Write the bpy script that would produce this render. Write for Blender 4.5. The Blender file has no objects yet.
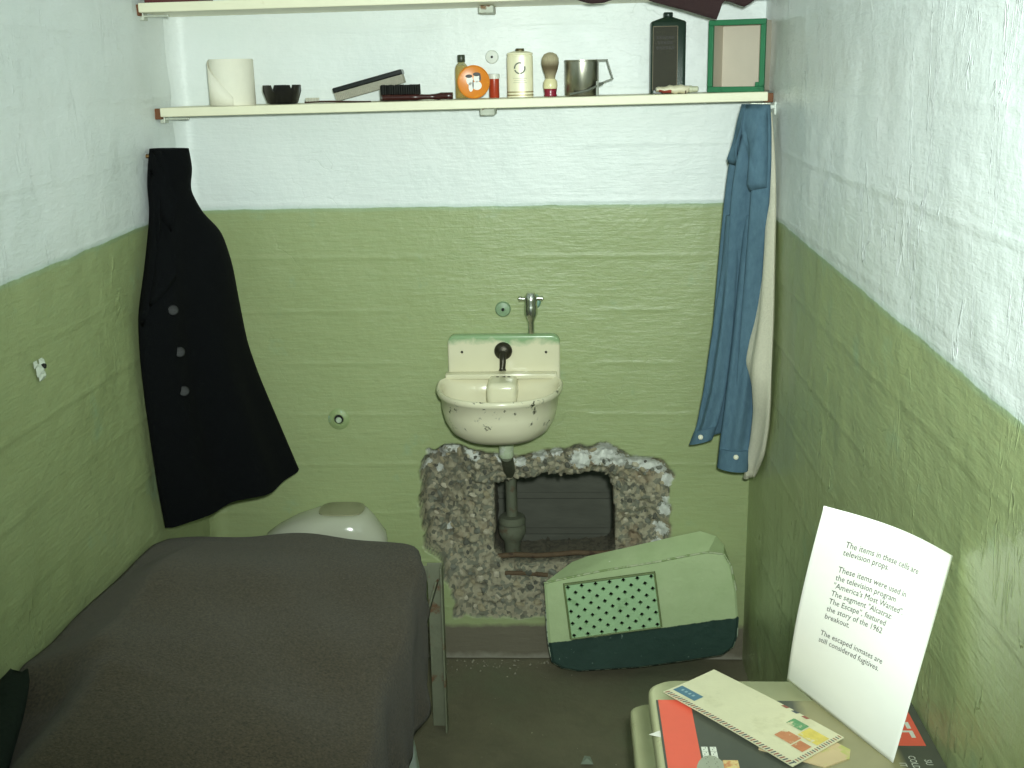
import bpy, bmesh, math, random
import numpy as np
from mathutils import Matrix, Vector, Euler

# ------------------------------------------------------------------ camera
F = 1150.0                                   # focal length in pixels of the 1024x768 frame
AX = np.array([0.99880, -0.00599, -0.04861])
def _axes():
    d = np.array([567 - 512.0, 72 - 384.0, F]); d /= np.linalg.norm(d)
    s = -.006; k = -(d[0] + s * d[1]) / d[2]
    x = np.array([1, s, k]); x /= np.linalg.norm(x)
    return x, d, -np.cross(d, x)
AX, AY, AZ = _axes()                         # world axes in camera coordinates (x right, y down, z forward)
CAM = np.array([0.228, -3.019, 1.644])
LX, RX = -.785, .722                         # inner faces of the side walls; back wall face is y = 0, floor z = 0
def ray(px, py):
    c = np.array([px - 512.0, py - 384.0, F])
    return np.array([c @ AX, c @ AY, c @ AZ])
def on(px, py, axis, val):                   # point on an axis plane that a pixel looks at
    r = ray(px, py); return CAM + (val - CAM[axis]) / r[axis] * r
def proj(p):
    c = np.array([AX, AY, AZ]).T @ (np.asarray(p, float) - CAM)
    return np.array([512 + F * c[0] / c[2], 384 + F * c[1] / c[2]])

scene = bpy.context.scene
col = scene.collection
cam_d = bpy.data.cameras.new('camera'); cam = bpy.data.objects.new('camera', cam_d); col.objects.link(cam)
cam_d.sensor_width = 36; cam_d.lens = F / 1024 * 36; cam_d.clip_start = .01
r_ = np.array([AX[0], AY[0], AZ[0]]); u_ = -np.array([AX[1], AY[1], AZ[1]]); b_ = -np.array([AX[2], AY[2], AZ[2]])
cam.matrix_world = Matrix(((r_[0], u_[0], b_[0], CAM[0]), (r_[1], u_[1], b_[1], CAM[1]), (r_[2], u_[2], b_[2], CAM[2]), (0, 0, 0, 1)))
scene.camera = cam

# ------------------------------------------------------------------ light
w = bpy.data.worlds.new('world'); scene.world = w; w.use_nodes = True
w.node_tree.nodes['Background'].inputs[0].default_value = (.64, .92, .70, 1)
w.node_tree.nodes['Background'].inputs[1].default_value = .26      # dim cell-house light through the open cell front
fl = bpy.data.lights.new('camera_flash', 'SPOT'); flo = bpy.data.objects.new('camera_flash', fl); col.objects.link(flo)
fl.shadow_soft_size = .035; fl.energy = 228; fl.color = (.89, 1, .93); fl.spot_size = math.radians(84); fl.spot_blend = 1.0
flo.location = CAM + u_ * .085 + r_ * .05 - b_ * .02
flo.rotation_euler = (cam.matrix_world.to_3x3() @ Matrix.Rotation(math.radians(9), 3, 'X') @ Matrix.Rotation(math.radians(-3), 3, 'Y')).to_euler()
scene.view_settings.view_transform = 'Standard'; scene.view_settings.look = 'None'
scene.view_settings.gamma = 1; scene.view_settings.use_curve_mapping = False
scene.view_settings.exposure = 0.0

# ------------------------------------------------------------------ materials
def srgb(r, g, b):
    f = lambda c: (c / 255 / 12.92) if c / 255 <= .04045 else ((c / 255 + .055) / 1.055) ** 2.4
    return (f(r), f(g), f(b), 1)
class NT:
    def __init__(s, name):
        s.m = bpy.data.materials.new(name); s.m.use_nodes = True
        s.t = s.m.node_tree; s.b = s.t.nodes['Principled BSDF']
    def n(s, typ, ins=None, **kw):
        nd = s.t.nodes.new(typ)
        for k, v in kw.items(): setattr(nd, k, v)
        for k, v in (ins or {}).items(): s.set(nd.inputs[k], v)
        return nd
    def set(s, sock, v):
        if isinstance(v, bpy.types.NodeSocket): s.t.links.new(v, sock)
        else: sock.default_value = v
    def math(s, op, a, b=0.0, clamp=False):
        nd = s.n('ShaderNodeMath', operation=op, use_clamp=clamp); s.set(nd.inputs[0], a); s.set(nd.inputs[1], b); return nd.outputs[0]
    def mix(s, f, a, b, blend='MIX'):
        nd = s.n('ShaderNodeMix', data_type='RGBA', blend_type=blend)
        s.set(nd.inputs[0], f); s.set(nd.inputs[6], a); s.set(nd.inputs[7], b); return nd.outputs[2]
    def pos(s): return s.n('ShaderNodeNewGeometry').outputs['Position']
    def objc(s): return s.n('ShaderNodeTexCoord').outputs['Object']
    def noise(s, vec, scale, detail=4, rough=.55, dist=0):
        nd = s.n('ShaderNodeTexNoise', {'Scale': scale, 'Detail': detail, 'Roughness': rough, 'Distortion': dist}); s.set(nd.inputs['Vector'], vec); return nd.outputs['Fac']
    def ramp(s, f, lo, hi):
        nd = s.n('ShaderNodeMapRange', {'From Min': lo, 'From Max': hi}); s.set(nd.inputs['Value'], f); return nd.outputs[0]
    def scalev(s, vec, v):
        nd = s.n('ShaderNodeVectorMath', operation='MULTIPLY'); s.set(nd.inputs[0], vec); nd.inputs[1].default_value = v; return nd.outputs[0]
    def bump(s, h, strength, dist, prev=None):
        nd = s.n('ShaderNodeBump', {'Strength': strength, 'Distance': dist}); s.set(nd.inputs['Height'], h)
        if prev is not None: s.set(nd.inputs['Normal'], prev)
        return nd.outputs[0]
    def out(s, c, rough=.6, normal=None, metal=0.0, spec=None):
        s.set(s.b.inputs['Base Color'], c); s.set(s.b.inputs['Roughness'], rough); s.set(s.b.inputs['Metallic'], metal)
        if spec is not None: s.b.inputs['Specular IOR Level'].default_value = spec
        if normal is not None: s.set(s.b.inputs['Normal'], normal)
        return s.m
_cache = {}
def mat(name, c, rough=.55, var=.12, scale=40, bump=.0, metal=0.0, c2=None, spec=None, stretch=None, thr=None):
    """procedural material: colour broken up by noise, optional second colour in patches, optional fine relief"""
    if name in _cache: return _cache[name]
    t = NT(name); v = t.objc()
    if stretch: v = t.scalev(v, stretch)
    nz = t.noise(v, scale)
    dark = tuple(max(0, x * (1 - var)) for x in c[:3]) + (1,); lite = tuple(min(1, x * (1 + var)) for x in c[:3]) + (1,)
    cc = t.mix(nz, dark, lite)
    if c2:
        lo, hi = thr or (.58, .66)
        cc = t.mix(t.ramp(t.noise(v, scale * .6, 6, .65), lo, hi), cc, c2)
    nrm = t.bump(t.noise(v, scale * 3, 3), bump, .004) if bump else None
    _cache[name] = t.out(cc, rough, nrm, metal, spec); return _cache[name]

GREEN = srgb(160, 178, 122); WHITE = srgb(236, 241, 240)
def wall_material(name, za, zb, axis, patch=False, vertical_drips=0.0, side=1.0):
    """white over green paint, the join at z = za + zb*y; glossy brushed paint with relief"""
    t = NT(name); p = t.pos(); sep = t.n('ShaderNodeSeparateXYZ'); t.set(sep.inputs[0], p)
    X, Y, Z = sep.outputs
    wob = t.math('MULTIPLY', t.math('SUBTRACT', t.noise(p, 9, 5, .6), .5), .013)
    line = t.math('ADD', t.math('ADD', t.math('MULTIPLY', Y, zb), za), wob)
    isw = t.ramp(t.math('SUBTRACT', Z, line), -.0012, .0012)
    big = t.noise(p, 2.6, 5, .6)
    g = t.mix(big, srgb(150, 162, 112), srgb(170, 180, 132))
    fine = t.noise(t.scalev(p, (1, 1, 4) if axis == 'y' else (1, 1, 4)), 22, 6, .6)
    g = t.mix(t.ramp(fine, .35, .75), g, srgb(160, 174, 126))
    teal = t.ramp(t.noise(p, 6.5, 6, .65), .60, .72)
    g = t.mix(t.math('MULTIPLY', teal, .45), g, srgb(143, 176, 148))
    chips = t.ramp(t.noise(p, 30, 5, .7), .745, .765)
    g = t.mix(chips, g, srgb(205, 215, 190))
    wt = t.mix(t.noise(p, 5, 5, .6), srgb(228, 237, 236), srgb(244, 247, 247))
    stain = t.ramp(t.noise(t.scalev(p, (1, 1, 5)), 7, 7, .7), .66, .80)
    wt = t.mix(t.math('MULTIPLY', stain, .35), wt, srgb(190, 196, 184))
    edge = t.math('SUBTRACT', 1.0, t.ramp(t.math('ABSOLUTE', t.math('SUBTRACT', Z, line)), 0.0, .012))
    c = t.mix(isw, g, wt)
    c = t.mix(t.math('MULTIPLY', edge, .35), c, srgb(150, 188, 165))
    if axis == 'y':                                                   # dull painted base band along the floor
        bw = t.math('ADD', Z, t.math('MULTIPLY', t.math('SUBTRACT', t.noise(p, 16, 5), .5), .03))
        c = t.mix(t.ramp(bw, .112, .096), c, srgb(118, 112, 96))
        c = t.mix(t.ramp(t.math('ADD', bw, t.math('MULTIPLY', t.noise(p, 50, 4), .02)), .03, .012), c, srgb(150, 146, 132))
    rough = t.math('ADD', t.math('MULTIPLY', t.noise(p, 12, 3), .2), .22 if vertical_drips > .5 else .28)
    h1 = t.noise(p, 34, 5, .6)
    nrm = t.bump(h1, .35, .006)
    strokes = t.noise(t.scalev(p, (1, 1, 7)), 16, 4, .6)
    nrm = t.bump(strokes, .22, .008, nrm)
    if vertical_drips:
        dv = t.noise(t.scalev(p, (1, 1, .16)), 20, 4, .6, .9)
        ridge = t.math('SUBTRACT', 1.0, t.ramp(t.math('ABSOLUTE', t.math('SUBTRACT', dv, .56)), 0.0, .018))
        gate = t.ramp(t.noise(p, 4.5, 4, .6), .47, .60)
        nrm = t.bump(t.math('MULTIPLY', ridge, gate), vertical_drips, .006, nrm)
    # hairline cracks in the paint
    vv = t.n('ShaderNodeVectorMath', operation='ADD'); t.set(vv.inputs[0], p)
    nv = t.n('ShaderNodeTexNoise', {'Scale': 5.0, 'Detail': 4}); t.set(nv.inputs['Vector'], p)
    sc = t.n('ShaderNodeVectorMath', operation='SCALE'); t.set(sc.inputs[0], nv.outputs['Color']); sc.inputs['Scale'].default_value = .28
    t.set(vv.inputs[1], sc.outputs[0])
    vo = t.n('ShaderNodeTexVoronoi', {'Scale': 6.5}, feature='DISTANCE_TO_EDGE'); t.set(vo.inputs['Vector'], vv.outputs[0])
    crack = t.math('MULTIPLY', t.math('SUBTRACT', 1.0, t.ramp(vo.outputs['Distance'], 0.0, .014)), t.ramp(t.noise(p, 3.1, 3), .56, .64))
    nrm = t.bump(t.math('MULTIPLY', crack, -1.0), .14, .004, nrm)
    c = t.mix(t.math('MULTIPLY', crack, .10), c, srgb(96, 112, 74))
    if patch:
        at = t.n('ShaderNodeAttribute', attribute_name='rough').outputs['Fac']
        pl = t.n('ShaderNodeAttribute', attribute_name='plaster').outputs['Fac']
        v2 = t.n('ShaderNodeTexVoronoi', {'Scale': 85.0}); t.set(v2.inputs['Vector'], p)
        cell = t.n('ShaderNodeSeparateColor'); t.set(cell.inputs[0], v2.outputs['Color'])
        cc = t.mix(t.noise(p, 30, 6, .7), srgb(132, 126, 104), srgb(200, 192, 166))
        cc = t.mix(t.math('MULTIPLY', t.ramp(cell.outputs[0], .60, .66), .75), cc, srgb(116, 120, 106))
        cc = t.mix(t.math('MULTIPLY', t.ramp(cell.outputs[1], .84, .88), .6), cc, srgb(92, 92, 80))
        cc = t.mix(t.math('MULTIPLY', t.ramp(t.noise(p, 9, 4), .56, .68), .5), cc, srgb(152, 124, 92))
        cc = t.mix(t.ramp(t.math('ADD', pl, t.math('MULTIPLY', t.math('SUBTRACT', t.noise(p, 70, 5, .7), .5), 1.3)), .55, .65), cc, srgb(228, 230, 222))
        deep = t.n('ShaderNodeAttribute', attribute_name='deepdark').outputs['Fac']
        cc = t.mix(deep, cc, srgb(84, 78, 66))  # darker brown tone in the deepest part of the broken concrete
        c = t.mix(at, c, cc)
        rough = t.math('ADD', rough, t.math('MULTIPLY', at, .5), True)
        nrm = t.bump(t.math('MULTIPLY', t.noise(p, 110, 5, .7), at), .8, .008, nrm)
    return t.out(c, rough, nrm, 0.0, .45)

# ------------------------------------------------------------------ mesh helpers
def origin(o):
    v = Vector((0, 0, 0))
    while o is not None: v += o.location; o = o.parent
    return v
def thing(name, label, cat, loc, group=None):
    o = bpy.data.objects.new(name, None); col.objects.link(o); o.location = Vector(loc); o.empty_display_size = .05
    return tag(o, label, cat, group)
def tag(o, label=None, cat=None, group=None, kind=None):
    for k, v in (('label', label), ('category', cat), ('group', group), ('kind', kind)):
        if v: o[k] = v
    return o
class MB:
    def __init__(s): s.v = []; s.f = []
    def add(s, verts, faces, M=None):
        b = len(s.v)
        for p in verts:
            s.v.append(tuple(M @ Vector(p)) if M is not None else tuple(p))
        s.f += [tuple(b + i for i in f) for f in faces]; return s
    def box(s, c, d, M=None):
        x, y, z = c; a, b, e = d[0] / 2, d[1] / 2, d[2] / 2
        vs = [(x + i * a, y + j * b, z + k * e) for k in (-1, 1) for j in (-1, 1) for i in (-1, 1)]
        return s.add(vs, [(0, 2, 3, 1), (4, 5, 7, 6), (0, 1, 5, 4), (2, 6, 7, 3), (0, 4, 6, 2), (1, 3, 7, 5)], M)
    def rings(s, rings, M=None, cap0=True, cap1=True, closed=True):
        n = len(rings[0]); vs = [p for r in rings for p in r]; fs = []
        for i in range(len(rings) - 1):
            for j in range(n if closed else n - 1):
                k = (j + 1) % n; fs.append((i * n + j, i * n + k, (i + 1) * n + k, (i + 1) * n + j))
        if cap0: fs.append(tuple(range(n))[::-1])
        if cap1: fs.append(tuple((len(rings) - 1) * n + j for j in range(n)))
        return s.add(vs, fs, M)
    def lathe(s, prof, seg=24, M=None, cap0=True, cap1=True):
        return s.rings([[(r * math.cos(2 * math.pi * j / seg), r * math.sin(2 * math.pi * j / seg), z) for j in range(seg)] for r, z in prof], M, cap0, cap1)
    def tube(s, pts, r, seg=10, cap=True):
        pts = [Vector(p) for p in pts]; rr = r if isinstance(r, (list, tuple)) else [r] * len(pts); rings = []
        up = Vector((0, 0, 1))
        for i, p in enumerate(pts):
            d = (pts[min(i + 1, len(pts) - 1)] - pts[max(i - 1, 0)]).normalized()
            a = up.cross(d)
            if a.length < .05: a = Vector((1, 0, 0)).cross(d)
            a.normalize(); b = d.cross(a)
            rings.append([tuple(p + (a * math.cos(2 * math.pi * j / seg) + b * math.sin(2 * math.pi * j / seg)) * rr[i]) for j in range(seg)])
        return s.rings(rings, None, cap, cap)
    def prism(s, poly, d0, d1, M=None):          # poly in (x, z), extruded along y from d0 to d1
        n = len(poly); vs = [(x, d0, z) for x, z in poly] + [(x, d1, z) for x, z in poly]
        fs = [tuple(range(n)), tuple(range(2 * n - 1, n - 1, -1))] + [((i + 1) % n, i, n + i, n + (i + 1) % n) for i in range(n)]
        return s.add(vs, fs, M)
    def build(s, name, m, parent=None, loc=None, smooth=None, bevel=0, seg=2, sub=0):
        o_ = origin(parent) if parent is not None else Vector(loc or (0, 0, 0))
        me = bpy.data.meshes.new(name); me.from_pydata([tuple(Vector(p) - o_) for p in s.v], [], s.f)
        bm = bmesh.new(); bm.from_mesh(me); bmesh.ops.remove_doubles(bm, verts=bm.verts, dist=1e-6)
        bmesh.ops.recalc_face_normals(bm, faces=bm.faces)
        if bevel:
            es = [e for e in bm.edges if len(e.link_faces) == 2 and e.calc_face_angle(0) > .5]
            bmesh.ops.bevel(bm, geom=es, offset=bevel, segments=seg, profile=.5, affect='EDGES', clamp_overlap=True)
        bm.to_mesh(me); bm.free()
        o = bpy.data.objects.new(name, me); col.objects.link(o)
        if parent is not None: o.parent = parent
        else: o.location = o_
        if isinstance(m, (list, tuple)):
            for q in m: me.materials.append(q)
        elif m: me.materials.append(m)
        if smooth is not None:
            me.set_sharp_from_angle(angle=math.radians(smooth))
            for p in me.polygons: p.use_smooth = True
        if sub:
            md = o.modifiers.new('subdivision', 'SUBSURF'); md.levels = md.render_levels = sub
        return o
def T(x, y, z): return Matrix.Translation((x, y, z))
def RX_(a): return Matrix.Rotation(math.radians(a), 4, 'X')
def RY_(a): return Matrix.Rotation(math.radians(a), 4, 'Y')
def RZ_(a): return Matrix.Rotation(math.radians(a), 4, 'Z')
rng = np.random.RandomState(7); random.seed(5)
def vnoise(x, y, scale, seed):
    """smooth value noise, 0..1, over arrays of coordinates"""
    g = np.random.RandomState(seed).rand(256, 256)
    X = x * scale + 1000.0; Y = y * scale + 1000.0
    i = np.floor(X).astype(int); j = np.floor(Y).astype(int); fx = X - i; fy = Y - j
    fx = fx * fx * (3 - 2 * fx); fy = fy * fy * (3 - 2 * fy); q = lambda a, b: g[a % 256, b % 256]
    return (q(i, j) * (1 - fx) + q(i + 1, j) * fx) * (1 - fy) + (q(i, j + 1) * (1 - fx) + q(i + 1, j + 1) * fx) * fy
def fbm(x, y, scale, seed, oct=4):
    a = 1; s = 0; t = 0
    for k in range(oct): s = s + a * vnoise(x, y, scale * 2 ** k, seed + k); t += a; a *= .5
    return s / t
def sstep(x, a, b):
    t = np.clip((x - a) / (b - a), 0, 1); return t * t * (3 - 2 * t)
def polydist(px, pz, poly):
    """signed distance to a polygon, positive inside"""
    d = np.full(px.shape, 1e9); ins = np.zeros(px.shape, bool); n = len(poly)
    for k in range(n):
        ax, az = poly[k]; bx, bz = poly[(k + 1) % n]; ex, ez = bx - ax, bz - az
        t = np.clip(((px - ax) * ex + (pz - az) * ez) / (ex * ex + ez * ez), 0, 1)
        d = np.minimum(d, np.hypot(px - ax - t * ex, pz - az - t * ez))
        c = (az > pz) != (bz > pz)
        ins ^= c & (px < ax + (pz - az) / (ez if ez else 1e-9) * ex)
    return np.where(ins, d, -d)
def grid_faces(nu, nv):
    i, j = np.meshgrid(np.arange(nu - 1), np.arange(nv - 1), indexing='ij'); a = (i * nv + j).ravel()
    return np.stack([a, a + nv, a + nv + 1, a + 1], 1)

# ------------------------------------------------------------------ the cell: walls, floor, ceiling
CEIL = 2.13; FRONT = -2.75
patch_px = [(422, 458), (430, 450), (452, 446), (488, 452), (520, 455), (546, 449), (580, 446), (604, 443), (628, 453), (664, 461), (674, 478), (668, 498),
            (672, 530), (666, 560), (640, 600), (560, 617), (455, 617), (449, 585), (440, 558), (425, 550), (419, 500)]
hole_px = [(493, 486), (510, 480), (528, 480), (543, 474), (556, 475), (568, 478), (582, 475), (597, 473), (610, 477), (615, 488), (617, 520), (617, 556), (611, 565), (560, 569), (503, 569), (493, 558)]
PATCH = [tuple(on(a, b, 1, 0)[[0, 2]]) for a, b in patch_px]
HOLE = [tuple(on(a, b, 1, .03)[[0, 2]]) for a, b in hole_px]
def patch_depth(x, z):
    wx = x + (fbm(x, z, 28, 3) - .5) * .03; wz = z + (fbm(x, z, 28, 11) - .5) * .03
    d = polydist(wx, wz, PATCH)
    sharp = sstep(x, -.02, -.15) * sstep(z, .28, .36)                                  # the left edge of the chipped zone is cut straight in
    dep = .020 * sstep(d, 0, .018) + .030 * sstep(d, .01, .14) + .075 * sharp * sstep(d, .0, .006)
    dep = dep + sstep(d, .0, .03) * ((fbm(x, z, 34, 21, 4) - .5) * .046 + (np.abs(fbm(x, z, 62, 31, 2) - .5)) * .050)
    return d, dep
def wall_back():
    xs = np.arange(LX - .002, RX + .004, .005); zs = np.arange(0, CEIL + .004, .005)
    x, z = np.meshgrid(xs, zs, indexing='ij'); d, dep = patch_depth(x, z)
    y = np.maximum(dep, 0) * (d > 0)
    y += (fbm(x, z, 3, 41, 4) - .5) * .010 * (d < 0)                                  # uneven hand-trowelled wall
    for bz in np.arange(.16, 2.1, .145):                                              # shuttering board joints
        zz = bz + (vnoise(x, z * 0, 1.5, 51) - .5) * .008
        y -= .0016 * np.exp(-((z - zz) / .004) ** 2) * sstep(vnoise(x, z * 0 + bz, 5, 61), .35, .6) * (d < 0)
    r = .045; dl = np.clip(x - LX, 0, r); y -= (r - np.sqrt(np.maximum(r * r - (r - dl) ** 2, 0))) * (d < 0)   # rounded corner on the left
    nu, nv = x.shape; fs = grid_faces(nu, nv)
    dh = polydist(x + (fbm(x, z, 40, 71) - .5) * .012, z + (fbm(x, z, 40, 81) - .5) * .012, HOLE).ravel()
    inside = (dh[fs] > 0).all(1); fs = fs[~inside]
    vs = np.stack([x.ravel(), y.ravel(), z.ravel()], 1)
    me = bpy.data.meshes.new('wall_back'); me.from_pydata(vs.tolist(), [], fs.tolist())
    bm = bmesh.new(); bm.from_mesh(me)
    bmesh.ops.delete(bm, geom=[v for v in bm.verts if not v.link_faces], context='VERTS')
    es = [e for e in bm.edges if e.is_boundary and -.02 < (e.verts[0].co.x) < .39 and .25 < e.verts[0].co.z < .62]
    cur = es
    for step in (.03, .04, .05, .06):
        ret = bmesh.ops.extrude_edge_only(bm, edges=cur)
        nvs = [g for g in ret['geom'] if isinstance(g, bmesh.types.BMVert)]
        for v_ in nvs:
            v_.co.y += step; v_.co.x += random.uniform(-.0008, .0008); v_.co.z += random.uniform(-.0008, .0008)
        cur = [g for g in ret['geom'] if isinstance(g, bmesh.types.BMEdge)]
    bmesh.ops.recalc_face_normals(bm, faces=bm.faces)
    bm.to_mesh(me); bm.free()
    co = np.empty(len(me.vertices) * 3); me.vertices.foreach_get('co', co); co = co.reshape(-1, 3)
    d2, _ = patch_depth(co[:, 0], co[:, 2])
    rough = sstep(d2, -.004, .003); rough = np.maximum(rough, (co[:, 1] > .02) * 1.0)
    pl = np.zeros(len(co))
    for (a, b, rad) in ((604, 455, 22), (580, 462, 16), (640, 461, 18), (430, 452, 17), (450, 450, 14), (472, 456, 12), (664, 510, 9), (662, 530, 10), (658, 545, 9), (668, 480, 9), (436, 478, 6), (520, 463, 9), (447, 538, 5), (660, 470, 10), (500, 455, 10), (540, 455, 12), (556, 452, 10), (620, 462, 12), (652, 466, 12), (668, 500, 8), (655, 556, 8), (440, 462, 8), (424, 470, 7)):
        q = on(a, b, 1, .01); pl = np.maximum(pl, np.exp(-(((co[:, 0] - q[0]) ** 2 + (co[:, 2] - q[2]) ** 2) / (rad * .0026) ** 2)))
    for nm, val in (('rough', rough), ('plaster', pl), ('deepdark', sstep(co[:, 1], .09, .13) * .7)):  # third mask grows with depth into the wall and darkens the colour
        at = me.attributes.new(nm, 'FLOAT', 'POINT'); at.data.foreach_set('value', val.astype(np.float32))
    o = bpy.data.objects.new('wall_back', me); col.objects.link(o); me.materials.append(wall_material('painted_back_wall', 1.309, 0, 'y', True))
    for p in me.polygons: p.use_smooth = True
    tag(o, 'back wall painted white over olive green with a hole chipped through below the washbasin', None, None, 'structure')
    return o
WALLB = wall_back()

def side_wall(name, x, sgn, za, zb, label, drips):
    ys = np.arange(FRONT, .012, .012); zs = np.arange(0, CEIL + .01, .006)
    y, z = np.meshgrid(ys, zs, indexing='ij')
    h = (fbm(y, z, 2.5, 91 + int(sgn), 4) - .5) * .012 + (fbm(y, z, 12, 101 + int(sgn), 3) - .5) * .004
    for bz in np.arange(.13, 2.1, .147):
        zz = bz + (vnoise(y, y * 0 + bz, 1.2, 111) - .5) * .006
        h += .0016 * np.exp(-((z - zz) / .0045) ** 2) * sstep(vnoise(y, y * 0 + bz * 7, 3, 121 + int(sgn)), .2, .5)
        h += .0008 * sstep(z, zz - .004, zz + .004) * (1 - sstep(z, zz + .03, zz + .09))
    h *= sstep(-y, 0, .05)
    vs = np.stack([(x + sgn * h).ravel(), y.ravel(), z.ravel()], 1)
    me = bpy.data.meshes.new(name); me.from_pydata(vs.tolist(), [], grid_faces(*y.shape).tolist())
    o = bpy.data.objects.new(name, me); col.objects.link(o); me.materials.append(wall_material('painted_' + name, za, zb, 'x', False, drips))
    for p in me.polygons: p.use_smooth = True
    if sgn < 0: me.flip_normals()
    tag(o, label, None, None, 'structure'); return o
WALLL = side_wall('wall_left', LX, 1, 1.3155, .022, 'left wall painted white over olive green, with shuttering board lines', .35)
WALLR = side_wall('wall_right', RX, -1, 1.302, .021, 'right wall painted white over olive green, glossy with drips', .75)

def floor_material():
    t = NT('dark_worn_concrete_floor'); p = t.pos()
    c = t.mix(t.noise(p, 6, 6, .65), srgb(90, 89, 72), srgb(142, 134, 110))
    c = t.mix(t.math('MULTIPLY', t.ramp(t.noise(p, 3, 5, .6), .50, .66), .5), c, srgb(96, 108, 84))
    c = t.mix(t.ramp(t.noise(p, 85, 2, .5), .765, .785), c, srgb(190, 186, 165))
    nrm = t.bump(t.noise(p, 30, 6, .65), .5, .006)
    return t.out(c, t.math('ADD', t.math('MULTIPLY', t.noise(p, 8, 4), .3), .4), nrm, 0, .4)
def floor():
    xs = np.linspace(LX - .02, RX + .02, 130); ys = np.linspace(-3.6, .02, 280)
    x, y = np.meshgrid(xs, ys, indexing='ij')
    z = -(fbm(x, y, 5, 131, 4)) * .008
    cx = -.06 - .02 * np.sin(y * 3) + (vnoise(y, y * 0, 9, 141) - .5) * .012
    z -= .004 * np.exp(-((x - cx) / .008) ** 2)                               # long crack towards the camera
    me = bpy.data.meshes.new('floor'); me.from_pydata(np.stack([x.ravel(), y.ravel(), z.ravel()], 1).tolist(), [], grid_faces(*x.shape).tolist())
    o = bpy.data.objects.new('floor', me); col.objects.link(o); me.materials.append(floor_material())
    for p in me.polygons: p.use_smooth = True
    tag(o, 'dark worn concrete floor of the cell', None, None, 'structure'); return o
FLOOR = floor()
m = MB().box((( LX + RX) / 2, (FRONT + .0) / 2, CEIL + .05), (RX - LX + .1, -FRONT + .1, .1))
tag(m.build('ceiling', mat('white_ceiling_paint', WHITE, .5, .05, 6, .1)), 'white painted ceiling of the cell', None, None, 'structure')
# utility corridor seen through the hole
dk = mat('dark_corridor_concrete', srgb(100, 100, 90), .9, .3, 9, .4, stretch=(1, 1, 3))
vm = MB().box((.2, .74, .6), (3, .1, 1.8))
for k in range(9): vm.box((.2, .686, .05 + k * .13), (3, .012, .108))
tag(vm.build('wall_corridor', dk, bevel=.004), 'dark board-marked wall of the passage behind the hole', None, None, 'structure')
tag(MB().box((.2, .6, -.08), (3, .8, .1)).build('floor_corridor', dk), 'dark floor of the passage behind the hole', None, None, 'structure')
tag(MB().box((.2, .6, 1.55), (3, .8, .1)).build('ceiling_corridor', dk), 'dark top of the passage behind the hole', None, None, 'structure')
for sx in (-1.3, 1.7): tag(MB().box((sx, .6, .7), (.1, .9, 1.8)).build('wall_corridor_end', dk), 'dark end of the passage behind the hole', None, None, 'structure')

# aggregate stones sticking out of the chipped concrete: pieces of the back wall
stone_mats = [mat('aggregate_grey', srgb(124, 126, 114), .8, .3, 60, .4), mat('aggregate_tan', srgb(168, 158, 130), .85, .25, 60, .4),
              mat('aggregate_dark', srgb(94, 94, 84), .75, .3, 60, .4), mat('aggregate_pale', srgb(196, 188, 166), .85, .2, 60, .4)]
def stone_mesh(seed, m_):
    r = random.Random(seed); bm = bmesh.new(); bmesh.ops.create_icosphere(bm, subdivisions=1, radius=1)
    for v in bm.verts: v.co *= r.uniform(.72, 1.15)
    me = bpy.data.meshes.new('stone'); bm.to_mesh(me); bm.free(); me.materials.append(m_); return me
stone_meshes = [stone_mesh(i, stone_mats[i % 4]) for i in range(12)]
holeA = np.array(HOLE); spots = []; tries = 0
while len(spots) < 190 and tries < 20000:
    tries += 1
    x = random.uniform(-.21, .52); z = random.uniform(.12, .70)
    d, dep = patch_depth(np.array([x]), np.array([z])); dh = polydist(np.array([x]), np.array([z]), HOLE)[0]
    s = random.choice((.006, .007, .009, .011)) * (1.35 if z < .30 else 1)
    if d[0] < .018 or dh > -s * 1.1: continue
    if any((x - a) ** 2 + (z - b) ** 2 < (s + c) ** 2 * .8 for a, b, c in spots): continue
    spots.append((x, z, s))
    o = bpy.data.objects.new('stone', stone_meshes[random.randrange(12)]); col.objects.link(o); o.parent = WALLB
    o.location = (x, max(dep[0], .0) - s * .12, z); o.scale = (s * random.uniform(.9, 1.5), s * .75, s * random.uniform(.6, 1.05))
    o.rotation_euler = (random.uniform(-.3, .3), random.uniform(-3, 3), random.uniform(-.3, .3))
rust = mat('rusty_iron', srgb(98, 80, 60), .85, .3, 60, .6, c2=srgb(70, 52, 40))
q0, q1 = on(498, 556, 1, .07), on(614, 552, 1, .07)
MB().tube([tuple(q0 + (q1 - q0) * k / 6 + np.array([0, 0, .003 * math.sin(k * 2)])) for k in range(7)], .008, 8).build('reinforcing_bar', rust, WALLB, smooth=60)
q0, q1 = on(505, 573, 1, .05), on(548, 575, 1, .05)
MB().tube([tuple(q0), tuple((q0 + q1) / 2 + np.array([0, 0, .003])), tuple(q1)], .007, 8).build('reinforcing_bar', rust, WALLB, smooth=60)
# crumbs of concrete along the foot of the wall
cm = MB()
for k in range(70):
    px = random.gauss(490, 60); s = random.choice((.0015, .002, .003, .004))
    cx, cy = on(px, 660, 1, 0)[0], -abs(random.gauss(.02, .03)) - .006
    if not -.15 < cx < .66: continue
    cm.add([(cx + s * a, cy + s * b, s * c - .002) for a, b, c in ((-1, -.6, 0), (1, -.8, 0), (.7, .9, 0), (-.8, .7, 0), (.1, .1, 1.2))], [(0, 1, 4), (1, 2, 4), (2, 3, 4), (3, 0, 4), (3, 2, 1, 0)])
tag(cm.build('concrete_rubble', mat('pale_rubble', srgb(142, 138, 120), .9, .25, 60)), 'pale concrete crumbs scattered along the foot of the back wall', 'rubble', None, 'stuff')

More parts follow.
